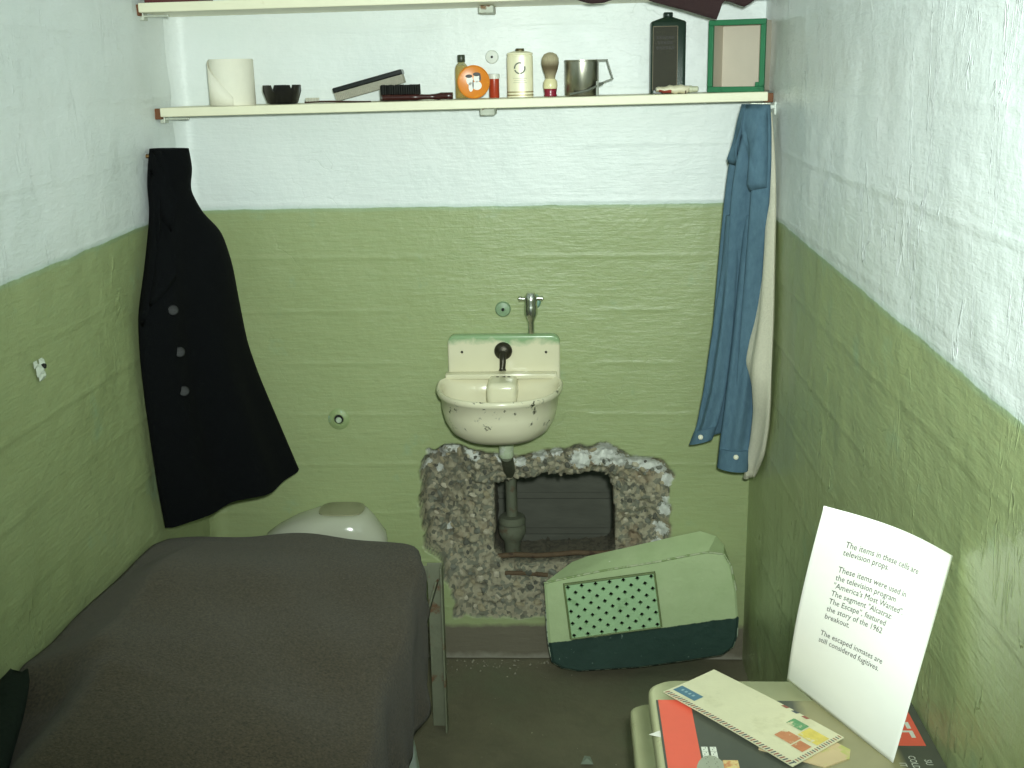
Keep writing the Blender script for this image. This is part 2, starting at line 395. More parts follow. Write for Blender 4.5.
# small fixtures set into the walls
def wall_disc(name, px, py, r, m_, hole_m, hr, y0=-.002, lab=None):
    q = on(px, py, 1, y0); M = T(*q) @ RX_(90)
    a = MB().lathe([(r, -.006), (r, .003), (r * .85, .007), (hr * 1.3, .009), (hr * 1.3, .006)], 24, M).build(name, m_, WALLB, smooth=40)
    MB().lathe([(hr, .004), (hr, .0105), (hr * .5, .0115)], 14, M).build('screw_hole', hole_m, a, smooth=40)
    return a
black = mat('black_gap', srgb(26, 26, 24), .8)
wall_disc('wall_plate', 492, 57, .017, mat('white_plate_paint', srgb(232, 236, 228), .4, .05), black, .003)
wall_disc('pipe_escutcheon', 503, 309, .021, mat('green_grey_plate_paint', srgb(134, 160, 126), .4, .15, 80, c2=srgb(150, 175, 160)), black, .004)
qh = on(339, 419, 1, 0); Mh = T(*qh) @ RX_(90)
ring = MB().lathe([(.030, -.004), (.030, .002), (.022, .007), (.015, .008), (.012, .003), (.012, -.02)], 26, Mh, True, False).build('pipe_sleeve', mat('green_sleeve_paint', srgb(150, 168, 116), .45, .15, 60, c2=srgb(150, 180, 158)), WALLB, smooth=50)
MB().lathe([(.0125, -.01), (.0125, .004), (.009, .004)], 18, Mh).build('dark_gap', black, ring, smooth=50)
MB().lathe([(.0085, -.01), (.0085, .007), (.006, .010)], 18, Mh @ T(0, -.002, 0)).build('pipe_end', mat('pale_pipe_paint', srgb(190, 204, 180), .35), ring, smooth=50)
qa = on(38, 370, 0, LX); an = MB()
for k in range(9):
    a = random.uniform(0, 6.3); rr = random.uniform(0, .018); s = random.uniform(.006, .013)
    an.add([(qa[0] + c * s * .8 + .003, qa[1] + rr * math.cos(a) + s * i, qa[2] + rr * math.sin(a) * 1.3 + s * j) for c, i, j in ((0, -1, -1), (0, 1, -1), (0, 1, 1), (0, -1, 1), (.9, .1, .1))], [(0, 1, 4), (1, 2, 4), (2, 3, 4), (3, 0, 4)])
tagp = an.build('broken_plaster', mat('pale_broken_plaster', srgb(206, 214, 198), .8, .2, 60, .4), WALLL)
MB().tube([(qa[0], qa[1] + .008, qa[2] + .006), (qa[0] + .012, qa[1] + .008, qa[2] + .006)], .005, 8).build('anchor_hole', black, tagp)

# ------------------------------------------------------------------ shelves
cream = mat('cream_shelf_paint', srgb(240, 236, 208), .45, .06, 18, .08, c2=srgb(222, 214, 182), thr=(.66, .74))
wood = mat('brown_bracket_wood', srgb(120, 74, 44), .7, .3, 30, .3)
metal = mat('dull_painted_metal', srgb(196, 200, 186), .4, .15, 40, .1, metal=.4)
SH_Y = -.185
def shz(x): return 1.5775 + (x - LX) * .0085
def shelf(name, label, x0, x1, yf, zf, th, mid_px):
    zt = zf((x0 + x1) / 2); zl, zr = zf(x0), zf(x1)
    r = thing(name, label, 'shelf', ((x0 + x1) / 2, yf / 2, zt - th))
    MB().prism([(x0, zl - th), (x1, zr - th), (x1, zr), (x0, zl)], yf, -.004).build('board', cream, r, bevel=.002)
    b = MB().box((x0 - .0135 + .0, yf + .030, zl - th / 2 - .004), (.017, .022, .026)); b.build('end_block', wood, r, bevel=.002)
    b = MB().box((x0 + .02, yf + .05, zl - th - .006), (.07, .012, .005)); b.box((x0 - .008, yf + .05, zl - th - .006), (.012, .03, .02)); b.build('bracket', metal, r, bevel=.001)
    b = MB().box((x1 + .008, yf + .045, zr - th / 2 - .004), (.020, .03, .022)); b.build('end_block', wood, r, bevel=.002)
    b = MB().box((x1 - .01, yf + .05, zr - th - .007), (.05, .012, .004)); b.build('bracket', metal, r, bevel=.001)
    qx = on(mid_px, 105, 1, -.05)[0]
    b = MB().box((qx, -.07, zf(qx) - th - .010), (.036, .10, .018)); b.build('support_block', mat('support_block_paint', srgb(205, 210, 196), .6, .25, 40, .2, c2=srgb(130, 96, 62), thr=(.55, .6)), r, bevel=.003)
    return r
shelf('shelf', 'cream wooden shelf holding the row of toiletries', on(160, 113, 1, SH_Y)[0], on(768, 98, 1, SH_Y)[0], SH_Y, shz, .0215, 489)
UPZ0 = on(137, 3, 1, -.235)[2]
def upz(x): return UPZ0 + (x - LX) * .0080
UP_Z = upz(.42)
shelf('shelf', 'upper cream wooden shelf with a dark cloth over its edge', on(138, 8, 1, -.235)[0], RX - .016, -.235, upz, .0215, 490)

# ------------------------------------------------------------------ things on the shelf
def at_shelf(px, y=-.10): return on(px, 97, 1, y)[0]
S = .00246
# toilet roll
x = at_shelf(234); z = shz(x); y = -.105
tp = thing('toilet_paper_roll', 'white toilet paper roll standing at the left end of the shelf', 'toilet paper', (x, y, z))
tw = mat('soft_white_paper', srgb(242, 238, 222), .9, .04, 60, .15)
MB().lathe([(.019, .0005), (.053, .0005), (.0545, .004), (.0545, .108), (.053, .111), (.019, .111), (.019, .0005)], 40, T(x, y, z), False, False).build('roll', tw, tp, smooth=40)
MB().lathe([(.0185, .001), (.0185, .1105), (.0175, .1105), (.0175, .001), (.0185, .001)], 24, T(x, y, z), False, False).build('core', mat('cardboard_core', srgb(172, 140, 98), .9), tp, smooth=40)
fl_ = MB(); rings = []
for k in range(12):
    t_ = k / 11; a = math.radians(-175 + 100 * t_); rr = .0552 + .006 * math.sin(t_ * 3.1) * (1 - t_)
    h0 = .001 + .0 * t_; h1 = .110 - .09 * t_ ** 1.3
    rings.append([(x + rr * math.cos(a), y + rr * math.sin(a), z + h0), (x + rr * math.cos(a), y + rr * math.sin(a), z + h1)])
for a, b in zip(rings[:-1], rings[1:]): fl_.add([a[0], b[0], b[1], a[1]], [(0, 1, 2, 3)])
fo = fl_.build('loose_sheet', tw, tp, smooth=60); md = fo.modifiers.new('thickness', 'SOLIDIFY'); md.thickness = .0008
# black ashtray
x = at_shelf(283); z = shz(x); at_ = thing('ashtray', 'black plastic ashtray with notched rim beside the toilet roll', 'ashtray', (x, y, z))
bm_ = MB(); seg = 48; out_r = []; 
prof = [(.0, .001), (.034, .001), (.038, .004), (.047, .046)]
notch = lambda j: (j % 8) in (2, 3)
for (r, h) in prof: out_r.append([(x + r * math.cos(2 * math.pi * j / seg), y + r * math.sin(2 * math.pi * j / seg), z + (h - (.015 if h > .04 and notch(j) else 0))) for j in range(seg)])
for (r, h) in ((.0435, .046), (.0345, .006), (0, .006)): out_r.append([(x + r * math.cos(2 * math.pi * j / seg), y + r * math.sin(2 * math.pi * j / seg), z + (h - (.015 if h > .04 and notch(j) else 0))) for j in range(seg)])
bm_.rings(out_r, None, False, False); bm_.build('bowl', mat('black_bakelite', srgb(20, 18, 18), .3, .1), at_, smooth=50)
# toothbrush
x0, x1 = at_shelf(305, -.14), at_shelf(371, -.14); z = shz((x0 + x1) / 2); yb = -.145
tb = thing('toothbrush', 'toothbrush with pale bristles lying between the ashtray and the brushes', 'toothbrush', ((x0 + x1) / 2, yb, z))
hd = MB(); rr = []
for k in range(15):
    t_ = k / 14; wv = .0048 if t_ < .22 else (.0028 if t_ < .42 else .0055 - .0015 * abs(t_ - .75))
    xx = x0 + (x1 - x0) * t_; zz = z + .0028 + .0012 * math.sin(t_ * 5)
    rr.append([(xx, yb + wv * math.cos(a), zz + .0023 * math.sin(a)) for a in [2 * math.pi * j / 10 for j in range(10)]])
hd.rings(rr); hd.build('handle', mat('dark_red_brown_handle', srgb(62, 34, 26), .3), tb, smooth=50)
br = MB()
for k in range(9):
    for j in (-1, 0, 1): br.lathe([(.0013, .003), (.0015, .0135)], 6, T(x0 + .004 + k * .0038, yb + j * .0028, z))
br.build('bristles', mat('pale_bristles', srgb(206, 204, 188), .8, .15, 90), tb)
# hairbrush lying bristles up
x0, x1 = at_shelf(381, -.12), at_shelf(453, -.12); z = shz((x0 + x1) / 2); yb = -.125; Lb = x1 - x0
hb = thing('hairbrush', 'dark red hairbrush lying with black bristles up in front of the clothes brush', 'hairbrush', ((x0 + x1) / 2, yb, z))
rr = []
for k in range(26):
    t_ = k / 25
    if t_ < .5: wv = .021 * min(1, (t_ / .04) ** .5 if t_ < .04 else 1); hh = .0085
    else:
        u = (t_ - .5) / .5; wv = .021 - .012 * min(1, u * 2.2) + .004 * max(0, u - .45) * 1.8; hh = .0085 - .0025 * math.sin(min(1, u * 1.6) * 3.14) - .0
    wv *= 1 if t_ < .97 else .7; wv = max(wv, .004)
    zc = z + .0088 + (0.0015 if t_ > .8 else 0)
    rr.append([(x0 + Lb * t_, yb + wv * math.copysign(abs(math.cos(a)) ** .7, math.cos(a)), zc + hh * math.copysign(abs(math.sin(a)) ** .7, math.sin(a))) for a in [2 * math.pi * j / 16 for j in range(16)]])
MB().rings(rr).build('handle', mat('dark_red_lacquer', srgb(58, 22, 20), .25, .15), hb, smooth=50)
br = MB()
for k in range(17):
    for j in range(6):
        if random.random() < .04: continue
        br.lathe([(.0022, .016), (.0019, .0385 + random.uniform(-.002, .001))], 5, T(x0 + .004 + k * .0057, yb - .016 + j * .0064, z) @ RX_(random.uniform(-3, 3)))
br.build('bristles', mat('black_bristles', srgb(26, 26, 24), .6, .2, 90), hb)
# clothes brush: black back on pale bristles, tilted, one end on the hairbrush (behind)
xa, xb = at_shelf(335, -.07), at_shelf(406, -.07); z = shz((xa + xb) / 2); ya = -.062
cb = thing('clothes_brush', 'long black-backed brush with pale bristles tilted up against the hairbrush', 'brush', ((xa + xb) / 2, ya, z))
Mt = T(xa + .004, ya, z + .001) @ RY_(-14)
ln = (xb - xa) / math.cos(math.radians(14)) - .004
MB().box((ln / 2, 0, .027), (ln, .045, .013), Mt).build('back', mat('black_lacquer', srgb(18, 22, 22), .25), cb, bevel=.003)
bb = MB()
for k in range(40):
    for j in range(8): bb.box((.004 + k * (ln - .008) / 39, -.0185 + j * .0053, .0105), (.0036, .0042, .0205 + random.uniform(-.0008, 0)), Mt)
bb.build('bristles', mat('pale_grey_bristles', srgb(176, 172, 156), .9, .2, 70), cb)
MB().box((xb - .012, ya, z + .012), (.02, .03, .023)).build('end_rest', mat('black_lacquer', srgb(18, 22, 22), .25), cb, bevel=.003)
# glass bottle
x = at_shelf(462.5, -.07); z = shz(x); yb = -.075; M = T(x, yb, z)
bt = thing('glass_bottle', 'small clear bottle of yellow liquid with dark green cap behind the orange tin', 'bottle', (x, yb, z))
gl = NT('pale_yellow_glass'); gl.b.inputs['Transmission Weight'].default_value = .85; gl.b.inputs['IOR'].default_value = 1.35
gl.out(gl.mix(gl.noise(gl.objc(), 30), srgb(232, 226, 170), srgb(240, 236, 196)), .05)
MB().lathe([(.0, .001), (.015, .001), (.0165, .004), (.0165, .072), (.014, .081), (.0075, .087), (.0075, .092), (0, .092)], 24, M, False, False).build('body', gl.m, bt, smooth=50)
MB().lathe([(.0, .003), (.0138, .003), (.015, .006), (.015, .068), (.0125, .078), (.0, .08)], 24, M, False, False).build('lotion', mat('amber_lotion', srgb(226, 196, 104), .2), bt, smooth=50)
MB().lathe([(.0088, .088), (.0095, .089), (.0095, .104), (.0085, .106)], 20, M).build('cap', mat('dark_green_cap', srgb(58, 66, 48), .35), bt, smooth=40)
# orange tin on edge, printed lid
xo = at_shelf(474.5, -.12); z = shz(xo); ro = .0395; yo = -.125
ot = thing('round_tin', 'round orange tin standing on edge with two white faces on its lid', 'tin', (xo, yo, z))
Mo = T(xo, yo, z + ro) @ RX_(84)
org = mat('orange_tin_paint', srgb(226, 134, 36), .3, .08, 40, c2=srgb(238, 170, 60), thr=(.6, .7))
MB().lathe([(.0, -.009), (.038, -.009), (.0385, .006), (.0395, .007), (.0395, .014), (.037, .0155), (.035, .0145), (.0, .0145)], 40, Mo, False, False).build('can', org, ot, smooth=40)
def blob(mb, M, cx, cz, rx, rz, d, n=18, dy=.0006):
    pts = [(cx + rx * math.cos(2 * math.pi * k / n), cz + rz * math.sin(2 * math.pi * k / n)) for k in range(n)]
    mb.add([(a, b, d) for a, b in pts] + [(a, b, d + dy) for a, b in pts], [tuple(range(n))[::-1], tuple(range(n, 2 * n))] + [(k, (k + 1) % n, n + (k + 1) % n, n + k) for k in range(n)], M)
a = MB(); blob(a, Mo, -.009, .003, .0082, .0105, .0146); blob(a, Mo, .008, .008, .0078, .0095, .0146); blob(a, Mo, .0085, -.009, .0115, .0105, .0146); blob(a, Mo, -.0065, -.012, .0055, .0115, .0146)
a.build('printed_faces', mat('white_print', srgb(238, 236, 230), .4, .03), ot)
a = MB(); blob(a, Mo, -.011, .0135, .0085, .0042, .0147, dy=.0008); blob(a, Mo, .008, .0175, .0092, .0046, .0147, dy=.0008); blob(a, Mo, .0160, .009, .0022, .008, .0147, dy=.0008); blob(a, Mo, -.001, -.006, .0014, .011, .0147, dy=.0008)
a.build('printed_hair', mat('black_print', srgb(34, 28, 24), .4), ot)
# red jar with pale lid
x = at_shelf(494.5, -.085); z = shz(x); M = T(x, -.085, z)
rj = thing('small_jar', 'small red jar with white lid half hidden by the orange tin', 'jar', (x, -.085, z))
MB().lathe([(.0, .001), (.0115, .001), (.0125, .003), (.0125, .047), (.0, .047)], 24, M, False, False).build('body', mat('red_jar', srgb(176, 62, 34), .3, .1), rj, smooth=40)
MB().lathe([(.0, .0465), (.0138, .0465), (.0138, .0575), (.0125, .0585), (0, .0585)], 24, M, False, False).build('lid', mat('white_lid', srgb(226, 230, 220), .4), rj, smooth=40)
# talc tin: oval section
x = at_shelf(520.5); z = shz(x); yt = -.10
tt = thing('talc_tin', 'cream talcum powder tin with an oval emblem and brass bands', 'tin', (x, yt, z))
cr = mat('cream_tin_paint', srgb(236, 230, 196), .3, .05, 30)
def oval(rx, ry, h, n=36): return [(x + rx * math.copysign(abs(math.cos(a)) ** .75, math.cos(a)), yt + ry * math.copysign(abs(math.sin(a)) ** .75, math.sin(a)), z + h) for a in [2 * math.pi * j / n for j in range(n)]]
MB().rings([oval(.030, .017, .001), oval(.0318, .019, .001), oval(.0318, .019, .098), oval(.0305, .018, .099), oval(.0305, .018, .101), oval(.0318, .019, .102), oval(.031, .0185, .106), oval(.018, .0125, .110)]).build('body', cr, tt, smooth=40)
MB().rings([oval(.011, .010, .109), oval(.011, .010, .114), oval(.010, .009, .1165)]).build('sprinkler_cap', mat('dark_brass', srgb(84, 76, 48), .35, .1, metal=.6), tt, smooth=40)
bandm = mat('brass_band', srgb(134, 116, 70), .35, .15, metal=.3)
for h in (.005, .0125): MB().rings([oval(.0321, .0193, h), oval(.0323, .0195, h), oval(.0323, .0195, h + .0025), oval(.0321, .0193, h + .0025)]).build('band', bandm, tt, smooth=40)
em = MB(); Me = T(x, yt - .0192, z + .070) @ RX_(90)
n = 28
for k in range(n):
    if k in (2, 3, 4, 5, 15, 21): continue
    a0, a1 = 2 * math.pi * k / n, 2 * math.pi * (k + .8) / n
    em.box((.0125 * math.cos(a0), .0125 * math.sin(a0), .0005), (.0035, .0028, .001), Me)
em.build('oval_emblem', mat('dark_green_print', srgb(84, 92, 70), .5), tt)
lm = MB()
for k, hh in enumerate((.046, .041, .036)): lm.box((x, yt - .0194, z + hh), (.034 - .006 * (k % 2), .0006, .0011))
lm.build('printed_lines', mat('faint_grey_print', srgb(190, 186, 156), .5), tt)
# shaving brush
x = at_shelf(550.5); z = shz(x); M = T(x, -.10, z)
sb = thing('shaving_brush', 'shaving brush with cream handle, dark red base and badger bristles', 'shaving brush', (x, -.10, z))
MB().lathe([(.0, .001), (.0155, .001), (.0165, .003), (.0145, .008), (.0165, .020), (0, .020)], 28, M, False, False).build('base', mat('dark_red_plastic', srgb(140, 30, 52), .25, .08), sb, smooth=50)
MB().lathe([(.0, .0195), (.0165, .0195), (.0175, .026), (.0168, .036), (.0125, .043), (0, .044)], 28, M, False, False).build('handle', mat('cream_plastic', srgb(236, 226, 178), .25, .05), sb, smooth=50)
bs = NT('badger_bristle'); p = bs.objc(); sp = bs.n('ShaderNodeSeparateXYZ'); bs.set(sp.inputs[0], p)
zr = sp.outputs[2]
cc = bs.mix(bs.ramp(zr, .045, .066), srgb(200, 188, 150), srgb(108, 92, 66)); cc = bs.mix(bs.ramp(zr, .072, .088), cc, srgb(206, 194, 160))
bs.out(bs.mix(bs.math('MULTIPLY', bs.noise(bs.scalev(p, (1, 1, .1)), 500), .6), cc, srgb(96, 84, 62)), .8, bs.bump(bs.noise(bs.scalev(p, (1, 1, .1)), 600), .7, .002))
MB().lathe([(.0, .043), (.0118, .043), (.0128, .050), (.0185, .066), (.0215, .080), (.0205, .092), (.015, .101), (.006, .105), (0, .1055)], 32, M, False, False).build('bristles', bs.m, sb, smooth=60)
# steel mug / sifter
x = at_shelf(582, -.095); z = shz(x); ym = -.10; M = T(x, ym, z)
chrome = mat('worn_steel', srgb(168, 166, 152), .30, .1, 20, metal=1.0)
dull = mat('dull_steel', srgb(112, 116, 106), .5, .15, 60, metal=.35)
mg = thing('metal_mug', 'shiny steel mug with angular handle near the middle of the shelf', 'mug', (x, ym, z))
MB().lathe([(0, .001), (.040, .001), (.0415, .003), (.0415, .0815), (.0428, .083), (.0428, .0855), (.0405, .0855), (.0400, .004), (0, .004)], 44, M, False, False).build('cup', chrome, mg, smooth=40)
hd = MB(); xr = x + .0405
pts = [(xr - .006, .084), (xr + .020, .084), (xr + .034, .040), (xr + .006, .030), (xr - .004, .0305)]
for (a, b), (c, d) in zip(pts[:-1], pts[1:]):
    L_ = math.hypot(c - a, d - b); ang = math.degrees(math.atan2(d - b, c - a))
    hd.box((L_ / 2, 0, 0), (L_ + .004, .014, .0035), T(a, ym - .012, z + b) @ RY_(-ang))
hd.build('handle', dull, mg, bevel=.0008)
ar = MB(); ar.tube([(x - .030, ym - .043, z + .005), (x + .012, ym - .043, z + .013), (xr + .010, ym - .026, z + .030)], .0032, 8); ar.box((xr - .004, ym - .02, z + .018), (.006, .03, .034)); ar.build('lever', dull, mg, smooth=40)
# tall dark flask tin
xk0, xk1 = at_shelf(649.5, -.07), at_shelf(684, -.07); x = (xk0 + xk1) / 2; z = shz(x); wk = xk1 - xk0; yk = -.075
fk = thing('flask_tin', 'tall dark green flat tin with screw cap beside the green frame box', 'tin', (x, yk, z))
dkg = mat('dark_green_tin_paint', srgb(32, 52, 42), .35, .12, 30)
def rr_ring(hx, hy, h, r=.008, n=5):
    pts = []
    for sx, sy, a0 in ((1, 1, 0), (-1, 1, 90), (-1, -1, 180), (1, -1, 270)):
        for k in range(n):
            a = math.radians(a0 + 90 * k / (n - 1)); pts.append((x + sx * (hx - r) + r * math.cos(a), yk + sy * (hy - r) + r * math.sin(a), z + h))
    return pts
MB().rings([rr_ring(wk / 2, .024, .001), rr_ring(wk / 2, .024, .166), rr_ring(wk / 2 - .003, .022, .170), rr_ring(.016, .016, .178, .007), rr_ring(.0105, .0105, .180, .006)]).build('body', dkg, fk, smooth=35)
MB().lathe([(.0095, .178), (.0115, .181), (.0115, .189), (.010, .191)], 20, T(x, yk, z)).build('cap', mat('dark_cap', srgb(30, 46, 40), .3), fk, smooth=40)
lab_ = MB().box((x - .008, yk - .0243, z + .083), (wk - .026, .0008, .150)).build('label_panel', mat('faded_olive_label', srgb(44, 42, 26), .7, .15, 50), fk)
gm = mat('dull_gold_line', srgb(96, 82, 48), .5)
for dx in (-.5, .5): MB().box((x - .008 + dx * (wk - .026), yk - .0246, z + .083), (.0014, .0008, .150)).build('border_line', gm, lab_)
MB().box((x - .008, yk - .0246, z + .158), (wk - .026, .0008, .0014)).build('border_line', gm, lab_)
tx = MB()
for zz, n in ((.132, 6), (.120, 5), (.108, 6)):
    for k in range(n): tx.box((x - .008 + (k - (n - 1) / 2) * .0075, yk - .0247, z + zz), (.005, .0006, .0075))
tx.build('worn_print', mat('dark_print_on_label', srgb(36, 32, 20), .6), lab_)
# toothpaste tube
x0, x1 = at_shelf(656, -.15), at_shelf(697, -.15); z = shz((x0 + x1) / 2); yb = -.155
tu = thing('toothpaste_tube', 'crumpled white tube with red print lying in front of the flask tin', 'tube', ((x0 + x1) / 2, yb, z)); Lt = x1 - x0
rr = []
for k in range(16):
    t_ = k / 15 * .80; hy_ = .017 - .004 * t_; hz_ = .0052 + .0048 * min(1, t_ * 2.5) + .0006 * math.sin(k * 2.3)
    if t_ > .70: f_ = (t_ - .70) / .10; hy_ -= .006 * f_; hz_ -= .003 * f_
    rr.append([(x0 + Lt * t_, yb + hy_ * math.cos(a), z + .0108 + .004 * math.sin(k * 1.3) * .3 + hz_ * math.sin(a)) for a in [2 * math.pi * j / 18 for j in range(18)]])
MB().rings(rr).build('body', mat('white_tube_paint', srgb(226, 218, 190), .4, .12, 60, .2), tu, smooth=60)
def tube_band(name, ta, tb_, m_, e):
    r2 = []
    for t_ in np.linspace(ta, tb_, 6):
        k = t_ / .80 * 15; hy_ = .017 - .004 * t_ + e; hz_ = .0052 + .0048 * min(1, t_ * 2.5) + .0006 * math.sin(k * 2.3) + e
        r2.append([(x0 + Lt * t_, yb + hy_ * math.cos(a), z + .0108 + .0012 * math.sin(k * 1.3) + hz_ * math.sin(a)) for a in np.linspace(math.pi + .2, 2 * math.pi - .5 if name == 'red_print' else 2 * math.pi - .1, 10)])
    o = MB(); n = 10
    o.rings(r2, None, False, False, False); o.build(name, m_, tu, smooth=60)
tube_band('red_print', .06, .36, mat('red_print', srgb(172, 78, 66), .5, .2, 90), .0004)
tube_band('dark_ring', .69, .72, mat('dark_ring_print', srgb(96, 78, 60), .5), .0005)
MB().lathe([(.0085, 0), (.0085, .006), (.0068, .007), (.0068, .020), (.004, .022)], 16, T(x0 + Lt * .80, yb, z + .0105) @ RY_(90)).build('cap', mat('pale_green_cap', srgb(198, 200, 172), .4), tu, smooth=40)
# green frame box
xg0, xg1 = at_shelf(707.5, -.13), at_shelf(763.5, -.13); z = shz((xg0 + xg1) / 2); Mg = T((xg0 + xg1) / 2, -.128, z) @ RZ_(-23)
wg = xg1 - xg0 + .004; hg = .168; dg = .088
gb = thing('shadow_box', 'open box with green painted front frame at the right end of the shelf', 'box', ((xg0 + xg1) / 2, -.135, z))
grn = mat('emerald_frame_paint', srgb(30, 116, 74), .6, .12, 40, c2=srgb(22, 100, 62), thr=(.6, .66))
for nm_, c_, d_ in (('frame_rail', (0, 0, .0065), (wg, .012, .013)), ('frame_rail', (0, 0, hg - .0065), (wg, .012, .013)), ('frame_stile', (-wg / 2 + .006, 0, hg / 2), (.012, .0119, hg - .026)), ('frame_stile', (wg / 2 - .006, 0, hg / 2), (.012, .0119, hg - .026))):
    MB().box(c_, d_, Mg).build(nm_, grn, gb, bevel=.0015)
inn = mat('grey_cream_box_inside', srgb(206, 196, 180), .7, .05, 30)
s_ = MB(); s_.box((-wg / 2 + .008, dg / 2, hg / 2), (.005, dg, hg - .004), Mg); s_.box((wg / 2 - .008, dg / 2, hg / 2), (.005, dg, hg - .004), Mg); s_.box((0, dg / 2, hg - .007), (wg - .012, dg, .006), Mg); s_.box((0, dg / 2, .007), (wg - .012, dg, .006), Mg)
s_.build('side', inn, gb)
MB().box((0, dg, hg / 2), (wg - .01, .004, hg - .004), Mg).build('backing', inn, gb)
MB().box((wg / 2 - .017, .0, .018), (.009, .006, .010), Mg).build('corner_clip', grn, gb, bevel=.001)

# cloth over the upper shelf edge
clothm = mat('dark_maroon_cloth', srgb(50, 30, 31), .9, .25, 90, .3)
xs_ = np.linspace(on(572, 2, 1, -.24)[0], on(760, 2, 1, -.24)[0], 70)
hem_px = [(572, -2), (580, 1), (590, 4), (604, 3), (612, 0), (622, -3), (640, -3), (652, 2), (668, 6), (690, 12), (706, 17), (717, 20), (720, 8), (723, 1), (730, 2), (738, 5), (744, 7), (750, 3), (760, -4)]
hx = [on(a, b, 1, -.245)[0] for a, b in hem_px]; hz = [on(a, b, 1, -.245)[2] for a, b in hem_px]
cv = []
for i, xx in enumerate(xs_):
    zh = np.interp(xx, hx, hz); wv = .004 * math.sin(i * .55) + .003 * math.sin(i * .23)
    rowp = [(xx, -.06, UP_Z + .010 + .006 * math.sin(i * .4)), (xx, -.13, UP_Z + .018 + .008 * math.sin(i * .31)), (xx, -.20, UP_Z + .012 + .004 * math.sin(i * .5)), (xx, -.236, UP_Z + .006), (xx, -.245, UP_Z - .002)]
    for k in range(1, 7): rowp.append((xx, -.246 + wv * k / 6 - .004, UP_Z - .002 + (zh - UP_Z + .002) * k / 6))
    cv.append(rowp)
c_ = MB(); c_.rings(cv, None, False, False, False)
co_ = c_.build('draped_cloth', clothm, None, (float(xs_.mean()), -.15, UP_Z), smooth=80); md = co_.modifiers.new('thickness', 'SOLIDIFY'); md.thickness = .003
tag(co_, 'dark maroon cloth hanging over the front edge of the upper shelf', 'cloth')
xbk = on(178, 0, 1, -.16)[0]
UP_L = upz(xbk)
bk = MB().box((xbk, -.15, UP_L + .012), (.13, .12, .022)).build('book', mat('dark_red_book_cover', srgb(92, 34, 36), .6, .15, 40), None, (xbk, -.15, UP_L), bevel=.002)
tag(bk, 'dark red book lying at the left end of the upper shelf', 'book')

# ------------------------------------------------------------------ washbasin
por = mat('cream_porcelain', srgb(232, 226, 196), .18, .05, 8, c2=srgb(214, 204, 168), thr=(.6, .8))
pors = NT('chipped_cream_porcelain'); p = pors.pos(); sp = pors.n('ShaderNodeSeparateXYZ'); pors.set(sp.inputs[0], p)
cc = pors.mix(pors.noise(p, 8), srgb(222, 216, 184), srgb(236, 231, 204))
chip = pors.ramp(pors.noise(p, 62, 6, .75), .69, .71)
low = pors.ramp(sp.outputs[2], .70, .675); rimz = pors.math('MULTIPLY', pors.ramp(sp.outputs[2], .765, .785), pors.ramp(sp.outputs[1], -.15, -.2))
chip2 = pors.math('MULTIPLY', pors.ramp(pors.noise(p, 45, 6, .75), .55, .58), pors.math('MAXIMUM', pors.math('MULTIPLY', low, 1.0), pors.math('MULTIPLY', rimz, pors.ramp(pors.noise(p, 24, 3), .52, .6))))
cc = pors.mix(pors.math('MAXIMUM', pors.math('MULTIPLY', chip, .8), chip2), cc, srgb(60, 62, 48))
teal = pors.math('MULTIPLY', pors.ramp(pors.math('ADD', sp.outputs[2], pors.math('MULTIPLY', pors.noise(p, 25, 4), .05)), .968, .985), 1.0)
cc = pors.mix(teal, cc, srgb(146, 176, 132))
pors.out(cc, .2, None, 0, .5)
scx = .0470; RIM = on(500, 403, 1, -.305)[2]
bot = on(500, 439, 1, -.15)[2]
sk = thing('washbasin', 'small chipped cream washbasin with backsplash on the back wall above the hole', 'washbasin', (scx, -.12, bot))
def dsec(a, b, zz, yb=-.012, n=40, p=2.3):
    pts = []
    for k in range(n):
        t_ = 2 * math.pi * k / n; c, s = math.cos(t_), math.sin(t_)
        xx = a * math.copysign(abs(c) ** (2 / p), c); yy = math.copysign(abs(s) ** (2 / p), s)
        yo = -.105
        pts.append((scx + xx, yo + (b * yy if yy < 0 else (-yb + yo) * -1 * yy * -1 if False else (yb - yo) * yy), zz))
    return pts
A_, B_ = .164, .200
H = RIM - bot
outer = [dsec(A_ * f, B_ * f, bot + H * h, -.012 - .02 * (1 - f)) for f, h in ((.22, 0), (.45, .012), (.66, .08), (.80, .20), (.885, .38), (.93, .60), (.945, .84))]
rim = [dsec(A_ * 1.0, B_ * 1.0, RIM - .016), dsec(A_ * 1.012, B_ * 1.012, RIM - .009), dsec(A_ * 1.006, B_ * 1.006, RIM - .002), dsec(A_ * .985, B_ * .985, RIM), dsec(A_ * .955, B_ * .955, RIM - .003)]
inner = [dsec(A_ * f, B_ * f, bot + .012 + (H - .012) * h, -.03 - .03 * (1 - f)) for f, h in ((.925, .84), (.88, .6), (.78, .35), (.62, .14), (.4, .03), (.12, .0))]
MB().rings(outer + rim + inner).build('bowl', pors.m, sk, smooth=60)
pl_ = []
xL, xR = on(448, 345, 1, -.012)[0], on(560, 345, 1, -.012)[0]; zt = on(500, 334, 1, -.012)[2]
def rrect(x0, x1, z0, z1, r, n=6):
    pts = [(x0, z0), (x1, z0)]
    for cx, a0 in ((x1 - r, 0), (x0 + r, 90)):
        for k in range(n): a = math.radians(a0 + 90 * k / (n - 1)); pts.append((cx + r * math.cos(a), z1 - r + r * math.sin(a)))
    return pts
MB().prism(rrect(xL, xR, RIM - .05, zt, .022), -.026, .004).build('backsplash', pors.m, sk, bevel=.006, seg=3, smooth=40)
MB().box((scx, -.040, RIM + .001), (xR - xL - .003, .034, .014)).build('back_ledge', pors.m, sk, bevel=.003, seg=2, smooth=40)
